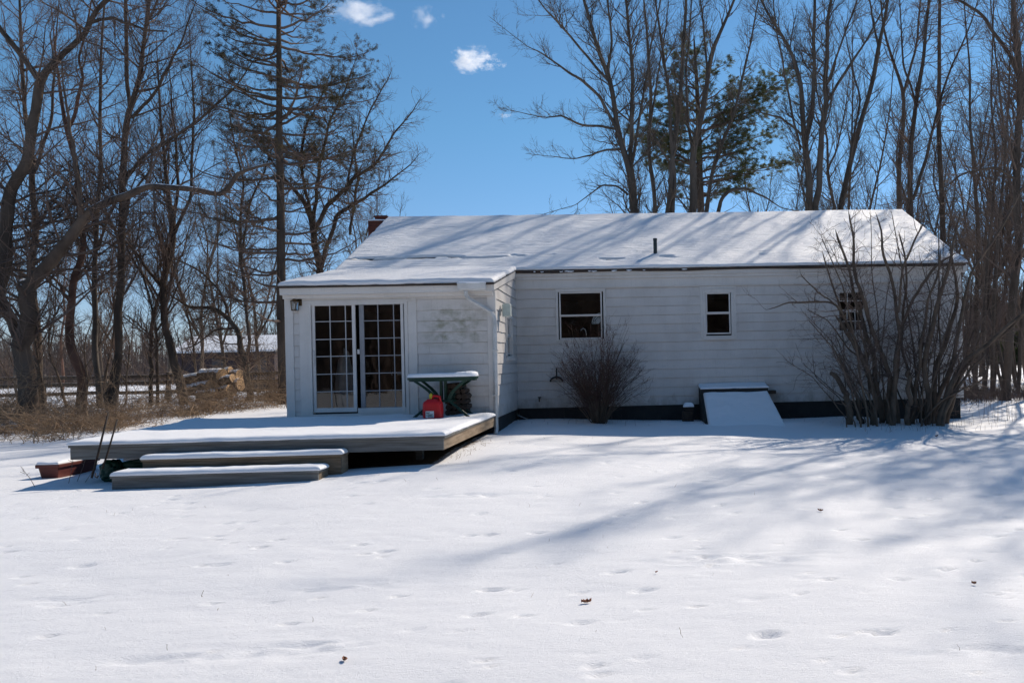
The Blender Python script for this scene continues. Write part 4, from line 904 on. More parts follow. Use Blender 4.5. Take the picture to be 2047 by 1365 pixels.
make_tree('bare_tree', 'straight dark tree close behind the snow limbed old tree', 'tree', [trace([(76, 800, 22), (66, 540, 18), (72, 440, 16), (66, 330, 13), (52, 250, 11), (45, 150, 9), (40, 40, 7)], YC, base='ground', ext=4), trace([(68, 345, 9), (100, 250, 8), (108, 160, 6)], YC, ext=3)], 3, 'bark', 'twig', dens=1.35, l1=(1.7, .2, 3.2, 55), up=.35)
YD = 11.5
trD = trace([(163, 812, 26), (162, 745, 24), (143, 697, 22), (136, 642, 21), (142, 607, 19), (149, 551, 17), (162, 514, 16), (165, 493, 15), (158, 421, 14), (157, 337, 13), (136, 263, 11), (121, 202, 9), (118, 168, 7), (112, 120, 5)], YD, base='ground', ext=2)
brD = trace([(137, 258, 9), (152, 219, 9), (166, 158, 8), (157, 121, 6), (170, 70, 5)], YD, ext=3)
stD = trace([(142, 608, 9), (126, 585, 8), (118, 567, 5), (110, 555, 3)], YD)
make_tree('bare_tree', 'crooked reddish trunk with a broken fork in front of the fence', 'tree', [trD, brD, stD], 4, 'bark_red', 'twig', dens=1.35, l1=(1.7, .2, 2.8, 60), up=.25)
YE_ = 13.0
make_tree('bare_tree', 'slim upright tree right of the crooked reddish trunk', 'tree', [trace([(199, 808, 17), (190, 676, 14), (192, 575, 13), (195, 440, 11), (199, 337, 10), (202, 202, 8), (202, 118, 7), (210, 0, 5)], YE_, base='ground', ext=4), trace([(196, 500, 7), (215, 440, 6), (236, 400, 5), (250, 340, 4)], YE_, ext=1.5)], 5, 'bark_grey', 'twig', dens=1.7, l1=(1.8, .2, 2.6, 50), up=.45)
YF = 12.0
trF = trace([(220, 815, 24), (236, 693, 20), (243, 575, 18), (243, 440, 17), (246, 371, 16), (248, 286, 15), (261, 219, 14), (280, 152, 12), (289, 67, 10), (297, 0, 9)], YF, base='ground', ext=5)
liF = [trace([(259, 225, 11), (253, 118, 10), (249, 0, 8)], YF, ext=4), trace([(263, 236, 9), (303, 195, 8), (337, 135, 7), (361, 88, 5)], YF, ext=2), trace([(248, 357, 9), (286, 313, 9), (371, 260, 8), (440, 205, 6), (475, 170, 4)], YF, ext=1.5), trace([(234, 720, 12), (217, 777, 13), (214, 815, 14)][::-1], YF, base='ground'), trace([(243, 470, 7), (300, 520, 6), (283, 566, 5), (262, 600, 4)][:1] + [(255, 400, 7), (300, 340, 5), (305, 300, 3)], YF, ext=1)]
make_tree('bare_tree', 'tall tree with two stems near the ground left of the log pile', 'tree', [trF] + liF, 6, 'bark', 'twig', dens=1.35, l1=(1.7, .2, 3.3, 50), up=.4)
YG = 13.5
trG = trace([(367, 790, 24), (350, 703, 20), (330, 642, 18), (327, 575, 17), (344, 490, 17), (347, 440, 14), (338, 404, 12), (330, 330, 9), (322, 250, 7), (318, 180, 5)], YG, base='ground', ext=2)
liG = [trace([(346, 445, 10), (358, 380, 8), (352, 300, 7), (345, 220, 5)], YG, ext=2), trace([(347, 470, 10), (380, 400, 8), (384, 320, 7), (388, 220, 5), (384, 160, 4)], YG, ext=2), trace([(327, 580, 9), (300, 545, 8), (270, 500, 6), (240, 470, 4)], YG, ext=1), trace([(303, 800, 12), (303, 733, 10), (302, 660, 9), (320, 585, 9), (332, 540, 7), (338, 500, 5)], YG, base='ground')]
make_tree('bare_tree', 'leaning tree with a broom of upright shoots above the log pile', 'tree', [trG] + liG, 7, 'bark', 'twig', dens=1.0, l1=(2.8, .25, 3.2, 36), up=.7)
YI = 14.5
trI = trace([(497, 800, 20), (495, 737, 17), (479, 676, 15), (455, 635, 13), (421, 615, 10), (380, 614, 8), (340, 590, 5)], YI, base='ground', ext=1)
liI = [trace([(490, 720, 10), (500, 676, 9), (490, 600, 9), (482, 507, 8), (478, 440, 7), (490, 371, 6), (470, 290, 5)], YI, ext=3), trace([(482, 520, 6), (501, 404, 6), (530, 340, 4)], YI, ext=1.5), trace([(470, 655, 7), (430, 660, 6), (390, 690, 4)], YI, ext=.6), trace([(460, 640, 7), (440, 580, 6), (400, 540, 5), (354, 520, 4)], YI, ext=1)]
make_tree('bare_tree', 'arching tree whose curved limb bends left over the shed', 'tree', [trI] + liI, 8, 'bark_grey', 'twig', dens=2.0, l1=(3.2, .15, 1.9, 62), l2=(4, .15, .45, 45), up=.1)
YK = 15.0
trK = trace([(645, 800, 26), (640, 560, 20), (625, 440, 17), (605, 400, 13), (588, 381, 10), (560, 350, 7)], YK, base='ground', ext=2)
liK = [trace([(628, 460, 13), (655, 410, 12), (717, 351, 10), (750, 330, 8), (790, 265, 5), (826, 222, 3)], YK, ext=.6), trace([(640, 540, 12), (673, 431, 11), (717, 401, 9), (768, 371, 6), (820, 330, 3)], YK, ext=.6), trace([(626, 445, 11), (640, 330, 9), (660, 240, 6), (690, 180, 4)], YK, ext=1.5), trace([(622, 430, 9), (600, 330, 8), (612, 250, 6), (640, 200, 4)], YK, ext=1.5), trace([(690, 390, 6), (708, 300, 6), (740, 220, 4), (775, 160, 3)], YK, ext=.5), trace([(700, 470, 8), (714, 360, 7), (706, 280, 4)], YK, ext=1)]
make_tree('bare_tree', 'spreading bare tree rising behind the chimney left of the roof', 'tree', [trK] + liK, 9, 'bark', 'twig', dens=2.0, l1=(3.4, .12, 1.7, 52), l2=(3.8, .15, .45, 45), l3=(5.5, .1, .45, 40), up=.2)
# --- left conifer with thin foliage
YJ = 12.6
trJ = trace([(566, 800, 27), (563, 550, 24), (561, 380, 21), (559, 236, 17), (558, 100, 14), (557, 0, 12)], YJ, base='ground', ext=6)
def conifer(label, seed, stem, depth, specs, foliage, mat_f, ttl, tw, per, n_t, drop, name='conifer', twig='twig', group=None, l2=(5.5, .2, .34, 50), flat=.75):
    rng = np.random.default_rng(seed); b = stem[0]; zg = gz(b[0], b[1]); root = thing(name, label, 'tree', (float(b[0]), float(b[1]), zg), group)
    S = [np.array(stem) - np.array([b[0], b[1], zg, 0])]; P, R = stack(S, 30, rng, .15); link('trunk', tubes_mesh('trunk', [(P, R, 9, 0)], [M['bark']]), None, root)
    B = []
    for (z, az, ln, rise, r) in specs:
        k = 12; t = np.linspace(0, 1, k); zl = z - zg; i = np.interp(zl, P[0, :, 2], np.arange(30)); j = int(min(i, 28)); c = P[0, j]*(1 - (i - j)) + P[0, j + 1]*(i - j)
        d = np.array([math.sin(az), math.cos(az), 0]); hz = rise[0]*t + rise[1]*t*t
        pts = c + d*(ln*t)[:, None] + np.stack([0*t, 0*t, hz*ln], -1); w = rng.normal(0, .035*ln, (k, 3)); w[0] = 0; w = np.cumsum(w, 0)*.35; pts = pts + w
        B.append(np.concatenate([pts, (r*(1 - .85*t))[:, None]], 1))
    B = np.stack(B); BP, BR = B[:, :, :3], B[:, :, 3]
    P2, R2 = spawn(BP, BR, rng, l2[0], l2[1], 1, lambda t, L, r: L*l2[2]*(1.15 - .75*t) + .1, l2[3], 6, .12, .13, .6, .004, minr=.004, flat=flat)
    P3, R3 = spawn(P2, R2, rng, 6, .15, 1, lambda t, L, r: L*.42 + .08, 45, 4, .12, .14, .7, .003, minr=.003, flat=flat*.6)
    link('branches', tubes_mesh('branches', [(BP, BR, 5, 0), (P2, R2, 3, 0), (P3, R3, 3, 0)], [M[twig]]), None, root)
    PF = foliage(P2, P3, BP, rng); V, tr = tufts(PF, rng, n_t, ttl, tw, per, drop)
    link('foliage', np_mesh('foliage', V, None, tr, False, mats=[M[mat_f]]), None, root); return root
specs = []
for z in np.arange(2.6, 21.5, .19):
    k = 1 if z < 8 else 2
    for _ in range(k):
        ln = (2.9 if z < 6 else 3.3 if z < 10 else 3.3 - (z - 10)*.24)*rT.uniform(.5, 1.12); specs.append((z + rT.uniform(-.2, .2), rT.uniform(0, 6.28), ln, (-.12 + rT.normal(0, .07), .32), .035 + ln*.006))
def fol_outer(P2, P3, BP, rng):
    hi = P3[:, :, 2].mean(1); keep = rng.random(len(P3)) < np.clip((hi - 4.5)/4, .03, 1); rad = np.hypot(P3[:, :, 0].mean(1), P3[:, :, 1].mean(1)); keep &= rng.random(len(P3)) < np.clip(rad/1.9, .1, 1)
    cl = np.round(P3[:, 0]*.9).sum(1); keep &= (np.mod(cl*7.31 + 3, 1.0) < .75) | (rng.random(len(P3)) < .55); return P3[keep]
conifer('tall sparse conifer with thin needles towering behind the sunroom corner', 31, trJ, YJ, specs, fol_outer, 'needle_dry', .05, .016, 6, 32000, .1, 'tall_conifer')

# --- right: trees behind the house
def rtree(label, Y, stems, seed, bark_='bark_grey', twig='twig_grey', **kw):
    T_ = [trace(stems[0], Y, base='ground', ext=7)] + [trace(s, Y, ext=(5 if s[-1][1] < 60 else 2)) for s in stems[1:]]
    return make_tree('bare_tree', label, 'tree', T_, seed, bark_, twig, **kw)
rtree('large bare tree spreading left into the open sky above the ridge', 17, [
    [(1272, 440, 24), (1256, 337, 20), (1242, 286, 17), (1236, 256, 15), (1222, 168, 13), (1195, 101, 11), (1168, 0, 8)],
    [(1268, 400, 15), (1259, 303, 13), (1266, 168, 11), (1253, 0, 8)], [(1234, 262, 10), (1202, 195, 9), (1160, 160, 8), (1121, 135, 6), (1080, 105, 4), (1054, 94, 2)],
    [(1232, 258, 8), (1162, 249, 7), (1121, 232, 5), (1090, 236, 3)], [(1222, 170, 8), (1170, 110, 7), (1130, 60, 6), (1090, 20, 4)], [(1246, 300, 8), (1215, 300, 6), (1180, 310, 5), (1148, 318, 3)],
    [(1256, 390, 7), (1235, 372, 6), (1205, 370, 5), (1175, 392, 3), (1150, 410, 2)], [(1262, 330, 7), (1285, 200, 7), (1300, 100, 5), (1320, 0, 4)], [(1215, 155, 8), (1225, 80, 7), (1215, 0, 5)]], 21, l1=(2.5, .22, 2.4, 42), l2=(4, .12, .45, 42), l3=(6.5, .1, .42, 40), up=.35)
rtree('slender straight tree just right of the large spreading tree', 20, [[(1308, 440, 13), (1300, 303, 11), (1300, 168, 9), (1292, 60, 7), (1287, 0, 5)], [(1300, 250, 6), (1315, 150, 5), (1330, 60, 4)]], 22, l1=(1.6, .3, 2, 40), up=.5)
rtree('twin stemmed tree directly left of the green pine', 18, [[(1332, 440, 15), (1343, 337, 14), (1354, 236, 13), (1364, 135, 11), (1371, 0, 8)], [(1344, 440, 14), (1345, 337, 11), (1338, 200, 9), (1325, 90, 7), (1310, 0, 5)], [(1343, 330, 7), (1322, 300, 6), (1310, 280, 4)]], 23, l1=(2.0, .28, 2.3, 38), up=.5)
rtree('stout tree whose trunk stands before the green pine', 19, [[(1380, 440, 26), (1386, 380, 22), (1391, 303, 19), (1408, 202, 15), (1424, 101, 12), (1446, 50, 9), (1468, 0, 7)], [(1389, 320, 10), (1375, 250, 8), (1372, 150, 6), (1380, 50, 4)], [(1415, 170, 8), (1410, 80, 6), (1400, 0, 4)]], 24, l1=(2.2, .3, 2.3, 38), up=.5)
rtree('forked tree with a bent side stem right of the stout trunk', 21, [[(1408, 440, 14), (1418, 380, 12), (1431, 320, 11), (1458, 253, 9), (1480, 170, 7), (1500, 90, 5)], [(1434, 440, 13), (1442, 400, 11), (1458, 381, 9), (1490, 375, 7), (1530, 395, 5), (1560, 415, 3)]], 25, l1=(2.2, .25, 2.0, 45), up=.3)
rtree('pair of pale trunks joined at the ridge with steep limbs', 17.5, [
    [(1616, 440, 22), (1614, 320, 19), (1604, 236, 15), (1601, 169, 13), (1581, 101, 10), (1530, 20, 7)], [(1630, 440, 20), (1641, 286, 17), (1651, 169, 14), (1658, 34, 10), (1665, -20, 8)],
    [(1612, 300, 13), (1624, 202, 12), (1628, 67, 10), (1628, 0, 8)], [(1654, 202, 9), (1695, 135, 8), (1730, 85, 6), (1760, 30, 4)], [(1603, 270, 8), (1560, 235, 6), (1520, 225, 4)], [(1600, 300, 7), (1575, 180, 6), (1556, 80, 5), (1545, 0, 3)], [(1650, 180, 7), (1680, 90, 6), (1715, 0, 4)]], 26, l1=(2.3, .25, 2.4, 38), up=.45)
rtree('slanting trunk leaning right above the snowy roof end', 19, [[(1672, 440, 20), (1678, 415, 18), (1702, 303, 16), (1732, 216, 14), (1756, 108, 12), (1773, 0, 9)], [(1758, 110, 7), (1745, 40, 6), (1735, -20, 4)], [(1700, 310, 7), (1665, 360, 5), (1655, 300, 4)][:1] + [(1720, 200, 6), (1700, 120, 4)]], 27, l1=(2.2, .25, 2.2, 42), up=.4)
rtree('dark tree with a V fork behind the roof peak', 22, [[(1797, 440, 17), (1800, 330, 14), (1806, 236, 12), (1806, 185, 11), (1783, 118, 8), (1765, 50, 6), (1760, 0, 5)], [(1806, 190, 8), (1830, 100, 7), (1840, 0, 5)]], 28, 'bark', 'twig', l1=(2.2, .2, 2.2, 42), up=.4)
rtree('branching tree with three upright limbs right of the roof peak', 16, [[(1824, 460, 18), (1820, 286, 15), (1833, 202, 13), (1844, 118, 11), (1857, 0, 8)], [(1824, 400, 10), (1850, 313, 10), (1870, 235, 8), (1900, 140, 6), (1940, 50, 4)], [(1832, 210, 7), (1805, 130, 6), (1800, 40, 4)]], 29, 'bark', 'twig', l1=(2.2, .2, 2.2, 42), up=.4)
# dead conifer: straight trunk with many short level twigs
YV = 18
trV = trace([(1884, 470, 17), (1882, 420, 16), (1877, 236, 13), (1879, 0, 9)], YV, base='ground', ext=4)
specsV = [(z, rT.uniform(0, 6.28), rT.uniform(.7, 2.3), (-.05 + rT.normal(0, .08), -.1), .018) for z in np.arange(2.5, 17, .11)]
conifer('dead conifer with short level twigs beyond the roof right end', 33, trV, YV, specsV, lambda a, b, c, r: b[:3], 'needle_dry', .02, .004, 1, 3, 0, 'dead_conifer', 'twig', l2=(4, .2, .4, 50))
YW = 13
rtree('thin tree with ragged crown between dead conifer and edge trunk', 15, [[(1950, 780, 15), (1953, 600, 13), (1955, 438, 12), (1946, 350, 10), (1941, 270, 8), (1938, 150, 6), (1930, 50, 4)], [(1950, 380, 7), (1975, 290, 6), (1990, 200, 4)]], 30, 'bark', 'twig', l1=(2.3, .25, 1.8, 48), up=.4)
rtree('pale thin trunk standing near the right underbrush', 12, [[(1968, 785, 11), (1966, 640, 10), (1975, 500, 9), (1985, 438, 8), (1990, 320, 7), (1980, 200, 5), (1985, 60, 4)]], 34, 'bark', 'twig', l1=(2.2, .3, 1.7, 45), up=.4)
rtree('straight narrow trunk close left of the flared edge trunk', 11, [[(1984, 780, 12), (1982, 690, 11), (1990, 560, 10), (1998, 440, 9), (2010, 320, 7), (2016, 200, 6), (2020, 90, 4)]], 35, 'bark', 'twig', l1=(2.2, .3, 1.6, 45), up=.4)
rtree('big trunk with flared foot at the right photo edge', 9, [[(2010, 800, 34), (2012, 770, 25), (2018, 690, 23), (2030, 560, 22), (2039, 460, 21), (2036, 303, 20), (2040, 220, 19), (2039, 148, 17), (2030, 60, 14), (2025, -10, 11)], [(2038, 155, 12), (2019, 111, 11), (1968, 34, 9), (1921, 0, 7), (1880, -10, 5)], [(2037, 330, 9), (2005, 250, 7), (1995, 150, 5), (1985, 60, 4)], [(2037, 360, 8), (1990, 335, 7), (1930, 345, 5), (1880, 380, 3)]], 36, 'bark', 'twig', l1=(2.0, .2, 2.2, 50), up=.35)
rtree('slim trunk close to the right border beside the flared one', 12.5, [[(2036, 790, 12), (2037, 700, 11), (2050, 560, 10), (2060, 400, 8), (2065, 250, 6)], [(2042, 640, 6), (2010, 520, 5), (1990, 420, 4)]], 37, 'bark', 'twig', l1=(2.2, .25, 1.8, 48), up=.4)
# white pine with dark green tiers
YP = 24
trP = trace([(1402, 440, 22), (1400, 380, 20), (1396, 250, 15), (1392, 150, 10), (1388, 90, 6)], YP, base='ground', ext=.7)
def pine_branch(px, py, ppx, ppy, dy=0):
    """from the trunk at photo height py out to the photo point"""
    a = at(1396, py, YP); b = at(ppx, ppy, YP + dy); d = b - a; ln = np.hypot(d[0], d[1]); return (a[2], math.atan2(d[0], d[1]), ln, (d[2]/ln - .05, .05), .045 + ln*.004)
specsP = []
for t_ in ((330, 1275, 250, -1), (340, 1300, 270, 1.5), (300, 1290, 280, .5), (200, 1345, 140, 0), (230, 1330, 165, 1), (180, 1340, 100, -.5), (140, 1360, 75, .5), (120, 1420, 60, .3), (160, 1455, 130, 1), (210, 1480, 160, -1), (230, 1470, 190, .5), (250, 1575, 165, -.8), (260, 1560, 195, .6), (255, 1590, 150, .2), (270, 1530, 210, 1),
           (300, 1500, 250, 0), (310, 1540, 262, 1), (320, 1550, 275, -.7), (345, 1480, 320, .5), (350, 1440, 300, 0), (360, 1560, 322, .4), (365, 1590, 320, -.3), (370, 1530, 328, .8), (390, 1490, 375, .5), (385, 1470, 380, -.5), (280, 1330, 200, 0), (340, 1350, 330, .3), (380, 1345, 370, 0), (395, 1440, 385, .2), (220, 1300, 205, 1.2), (290, 1440, 240, 2), (310, 1258, 268, .5), (290, 1262, 240, -.6), (270, 1290, 232, .8), (215, 1308, 172, -.6), (180, 1318, 142, .5), (350, 1300, 318, 1), (330, 1285, 300, -1.2), (150, 1350, 100, .4), (240, 1300, 215, 0), (265, 1340, 262, -1), (400, 1335, 392, .3), (250, 1350, 230, -2), (330, 1420, 300, -2.5), (200, 1430, 150, -2), (150, 1390, 100, 2)):
    specsP.append(pine_branch(0, *t_))
conifer('dark green white pine with level tiers behind the bare trees', 41, trP, YP, specsP, lambda P2, P3, BP, r: np.concatenate([P3, P3]), 'needle', .16, .019, 12, 11000, .0, 'white_pine', l2=(7, .12, .30, 55), flat=.93)
# tip of another evergreen just over the ridge
YQ = 30
trQ = trace([(1515, 440, 6), (1515, 425, 5), (1516, 410, 3)], YQ, base='ground')
conifer('tip of a low evergreen peeking over the roof ridge', 42, trQ, YQ, [(z, rT.uniform(0, 6.28), 2.2*(7.3 - z)/3 + .5, (.0, .1), .03) for z in np.arange(4.2, 7.2, .12)], lambda P2, P3, BP, r: P3, 'needle', .12, .02, 10, 2200, .1, 'evergreen_tree')

# --- young trees and saplings that fill the thickets: a few shapes, copied
def generic(seed, h, forks, spread, twig, bark_, dens=1.0):
    rng = np.random.default_rng(seed); stems = []; x = y = 0; pts = []
    for k in range(9):
        t = k/8; pts.append((x, y, -.3 + (h + .3)*t, .0082*h*(1 - .88*t) + .006)); x += rng.normal(0, .02*h); y += rng.normal(0, .02*h)
    stems.append(np.array(pts))
    for _ in range(forks):
        i = rng.integers(2, 6); b = pts[i]; a = rng.uniform(0, 6.28); L = h*(1 - i/9)*rng.uniform(.7, 1.0); s = []
        for k in range(6):
            t = k/5; o = spread*L*(t**.7); s.append((b[0] + math.cos(a)*o + rng.normal(0, .02*L*t), b[1] + math.sin(a)*o + rng.normal(0, .02*L*t), b[2] + L*.95*t, b[3]*.7*(1 - .85*t) + .005))
        stems.append(np.array(s))
    P, R = stack(stems, 20, rng, .4); tr = tubes_mesh('trunk', [(P, R, 6, 0)], [M[bark_]])
    P1, R1 = spawn(P, R, rng, 3.6*dens, .18, 1, lambda t, L, r: h*.17*(1.2 - .8*t), 42, 7, .5, .14, .5, .005, minr=.008)
    P2, R2 = spawn(P1, R1, rng, 4.4, .12, 1, lambda t, L, r: L*.45*(1.15 - .8*t) + .15, 40, 5, .35, .16, .7, .004, minr=.0056)
    P3, R3 = spawn(P2, R2, rng, 5.5, .12, 1, lambda t, L, r: L*.45 + .12, 40, 3, .3, .16, .8, .003, minr=.0046)
    return tr, tubes_mesh('crown', [(P1, R1, 4, 0), (P2, R2, 3, 0), (P3, R3, 3, 0)], [M[twig]])
protos = [generic(100 + i, h, f_, s_, tw, bk) for i, (h, f_, s_, tw, bk) in enumerate(((14, 3, .28, 'twig_grey', 'bark'), (11, 2, .3, 'twig_grey', 'bark_grey'), (16, 4, .25, 'twig_grey', 'bark_grey'), (8, 3, .35, 'twig', 'bark'), (12, 5, .32, 'twig', 'bark_red'), (5.5, 3, .4, 'twig', 'bark')))]
def place(name, label, group, i, x, y, s, rz, cat='tree'):
    o = thing(name, label, cat, (x, y, gz(x, y)), group, rz); o.scale = (s, s, s)
    for nm, me in zip(('trunk', 'crown'), protos[i]): c = bpy.data.objects.new(nm, me); COL.objects.link(c); c.parent = o
    return o
rP = np.random.default_rng(5)
def fill(n, px0, px1, Y0, Y1, kinds, smin, smax, name, label, group):
    for k in range(n):
        Y = rP.uniform(Y0, Y1); px = px0 + (px1 - px0)*(k + rP.uniform(.1, .9))/n; p = at(px, 760, Y)
        place(name, label, group, int(rP.choice(kinds)), float(p[0]), float(p[1]), float(rP.uniform(smin, smax)), float(rP.uniform(0, 6.28)))
fill(9, -60, 560, 20, 32, (0, 1, 4), .7, .95, 'young_tree', 'thin bare young tree in the thicket beyond the rail fence', 'young trees beyond the fence')
fill(10, -40, 420, 12, 17, (3, 5), .6, .95, 'sapling', 'slender bare sapling in the thicket near the rail fence', 'saplings by the rail fence')
fill(9, 560, 790, 22, 32, (0, 1, 3), .6, .8, 'young_tree', 'bare young tree in the far thicket behind the chimney', 'young trees behind the chimney')
fill(4, 1290, 1680, 30, 42, (0, 2, 1), .9, 1.2, 'young_tree', 'bare tree half hidden in the grove behind the ridge', 'trees in the grove behind the ridge')
fill(9, 1680, 2130, 26, 42, (0, 1, 0), 1.15, 1.5, 'young_tree', 'bare tree in the dense wood right of the roof', 'trees in the wood right of the roof')
fill(14, 1915, 2085, 11, 24, (3, 5, 5), .8, 1.2, 'sapling', 'thin brown sapling in the underbrush right of the house', 'saplings right of the house')
for px, h in ((800, .55), (838, .62), (868, .66), (908, .48), (935, .42)):
    p = at(px, 700, 34); place('distant_tree', 'small distant bare tree showing above the ridge left half', 'distant trees above the ridge', 1 if px != 868 else 3, float(p[0]), 34., h*1.25*(1 if px != 868 else 1.35), float(rP.uniform(0, 6)))

# tall trees of the wood that runs on past the right edge; their shadows lie on the lawn
for k, (x, y, i, sc) in enumerate(((23.5, 8.5, 4, 1.6), (26.5, 12.5, 2, 1.35), (21.5, 12.5, 1, 1.6))):
    place('tall_tree', 'tall bare tree in the wood that borders the lawn on the right', 'tall trees bordering the lawn', i, x, y, sc, 1.3*k)
# ------------------------------------------------------------------ shrubs in front of the house
def trace3(pts, Y, lean, rng):
    """stem of a shrub: leaves the ground at depth Y and leans toward/away from the house"""
    out = []; y0 = pts[0][1]
    for px, py, w in pts:
        yy = Y + lean*(y0 - py)/300.; p = at(px, py, yy); out.append((*p, w*.39*mpp(yy)))
    x, y, z, r = out[0]; out = [(x, y, gzn(x, y) - .1, r*1.15)] + out
    return np.array(out)
rS = np.random.default_rng(71)
stems = [([(1700, 836, 17), (1690, 787, 15), (1676, 764, 13), (1662, 741, 11)], 1.5), ([(1720, 838, 14), (1711, 797, 10), (1697, 760, 8), (1683, 723, 7), (1676, 709, 6)], 1.6),
         ([(1746, 843, 16), (1742, 773, 13), (1725, 723, 11), (1697, 674, 10), (1669, 632, 8)], 1.4), ([(1712, 702, 7), (1690, 640, 6), (1676, 611, 6), (1655, 604, 5), (1620, 602, 5), (1581, 602, 4), (1556, 611, 3), (1532, 621, 2)], 1.4),
         ([(1676, 613, 5), (1655, 597, 4), (1637, 586, 4), (1612, 562, 3), (1600, 545, 2)], 1.4), ([(1760, 831, 14), (1753, 734, 12), (1732, 653, 10), (1711, 597, 8), (1700, 548, 7), (1683, 502, 6), (1669, 463, 6)], 1.7),
         ([(1778, 834, 16), (1771, 751, 13), (1742, 664, 11), (1707, 555, 9), (1704, 470, 6), (1693, 421, 4)], 1.5), ([(1781, 831, 15), (1792, 751, 13), (1799, 706, 11), (1795, 625, 9), (1778, 548, 8), (1760, 505, 7), (1764, 463, 5), (1750, 428, 4)], 1.3),
         ([(1816, 833, 14), (1816, 780, 12), (1817, 734, 11)], 1.3), ([(1819, 836, 12), (1830, 760, 10), (1837, 699, 9), (1851, 625, 7), (1873, 548, 6), (1880, 500, 4)], 1.5),
         ([(1851, 834, 17), (1853, 760, 15), (1855, 699, 13), (1876, 611, 11), (1894, 541, 9), (1908, 470, 6), (1922, 420, 4)], 1.4), ([(1873, 834, 16), (1873, 734, 13), (1901, 646, 11), (1911, 593, 9), (1908, 541, 7), (1900, 480, 5)], 1.6),
         ([(1880, 832, 17), (1900, 780, 15), (1922, 734, 14), (1975, 688, 12), (2010, 653, 10), (2048, 618, 9), (2100, 585, 7)], 1.2), ([(1890, 834, 15), (1932, 716, 12), (1992, 678, 10), (2027, 646, 8), (2080, 600, 6)], 1.5),
         ([(1866, 830, 14), (1904, 723, 11), (1922, 628, 9), (1945, 540, 7), (1985, 488, 6), (2020, 421, 5), (2045, 380, 3)], 1.5), ([(1795, 830, 12), (1792, 716, 10), (1816, 611, 8), (1869, 530, 7), (1901, 502, 5)], 1.6),
         ([(1795, 625, 7), (1803, 540, 6), (1830, 480, 5), (1848, 440, 4), (1842, 400, 3)], 1.3), ([(1725, 720, 6), (1690, 690, 4), (1655, 640, 3), (1610, 616, 2)], 1.5), ([(1885, 830, 10), (1932, 750, 7), (1960, 720, 6), (1973, 702, 5)], 1.1),
         ([(1765, 835, 9), (1735, 740, 7), (1690, 640, 6), (1660, 560, 5), (1640, 500, 3)], 1.8), ([(1840, 834, 9), (1800, 700, 7), (1812, 560, 6), (1800, 460, 4)], 1.7)]
T_ = []
for pts, Y in stems:
    if pts[0][1] > 800: T_.append(trace3(pts, Y, .25*rS.normal(), rS))
    else: T_.append(np.array([(*at(px, py, Y), w*.39*mpp(Y)) for px, py, w in pts]))
for k in range(40):
    x0 = rS.uniform(1690, 1895); tilt = (x0 - 1800)/100*70 + rS.normal(0, 55); h = rS.uniform(110, 420)*(1 if rS.random() < .6 else .6); w = rS.uniform(2.5, 6)
    T_.append(trace3([(x0, 836 + rS.uniform(-4, 8), w), (x0 + tilt*.3, 836 - h*.35, w*.85), (x0 + tilt*.7 + rS.normal(0, 10), 836 - h*.7, w*.65), (x0 + tilt + rS.normal(0, 18), 836 - h, w*.35)], rS.uniform(1.0, 2.1), .3*rS.normal(), rS))
b = at(1800, 836, 1.5); zg = gzn(b[0], 1.5); shr = thing('large_shrub', 'large tangled bare shrub of many stems before the right end of the house', 'shrub', (float(b[0]), 1.5, zg))
o_ = np.array([b[0], 1.5, zg, 0]); P, R = stack([s - o_ for s in T_], 26, rS, .6)
link('stems', tubes_mesh('stems', [(P, R, 7, 0)], [M['shrub']]), None, shr)
P1, R1 = spawn(P, R, rS, 5.6, .22, 1, lambda t, L, r: .85*(1.2 - .7*t)*np.clip(L/2.2, .35, 1.1), 56, 8, .16, .19, .5, .002, minr=.005)
P2, R2 = spawn(P1, R1, rS, 5, .15, 1, lambda t, L, r: L*.45 + .08, 50, 5, .12, .16, .7, .001, minr=.0027)
P3, R3 = spawn(P2, R2, rS, 6, .2, 1, lambda t, L, r: L*.4 + .03, 45, 3, .2, .18, .8, .001, minr=.002)
link('twigs', tubes_mesh('twigs', [(P1, R1, 4, 0), (P2, R2, 3, 0), (P3, R3, 3, 0)], [M['twig']]), None, shr)
def bush(name, label, c, n, h, spread, seed, twig, r0=.008, lean=0):
    rng = np.random.default_rng(seed); zg = gzn(c[0], c[1]); root = thing(name, label, 'bush', (c[0], c[1], zg)); k = 10; t = np.linspace(0, 1, k)
    a = rng.uniform(0, 6.28, n); rad = np.sqrt(rng.random(n)); L = h*rng.uniform(.5, 1.08, n)*(1 - .3*rad**2); B = []
    for i in range(n):
        d = np.array([math.cos(a[i]), math.sin(a[i])*.75]); s = spread*rad[i]; base = d*rng.uniform(0, .12)
        xy = base[None] + d[None]*(s*(t**1.25))[:, None]; w = np.cumsum(rng.normal(0, .03, (k, 2)), 0); w -= w[0]; w = w + (np.array([-d[1], d[0]])*rng.normal(0, .3) + d*rng.normal(0, .16))[None]*(t**1.6)[:, None]; base = base + rng.normal(0, .05, 2)
        B.append(np.concatenate([xy + w + np.array([lean*1.0, 0])*t[:, None]**2, (-.1 + (L[i] + .1)*t*(1 - .22*rad[i]*t))[:, None], (r0*rng.uniform(.7, 1.5)*(1 - .75*t))[:, None]], 1))
    B = np.stack(B); P, R = B[:, :, :3], B[:, :, 3]; link('stems', tubes_mesh('stems', [(P, R, 5, 0)], [M['shrub']]), None, root)
    P1, R1 = spawn(P, R, rng, 7.5, .25, 1, lambda t, L, r: .40*(1.2 - .6*t), 48, 6, .22, .24, .6, .001, minr=.003); P2, R2 = spawn(P1, R1, rng, 9, .2, 1, lambda t, L, r: L*.45 + .03, 40, 4, .2, .18, .8, .001, minr=.002)
    link('twigs', tubes_mesh('twigs', [(P1, R1, 3, 0), (P2, R2, 3, 0)], [M[twig]]), None, root); return root
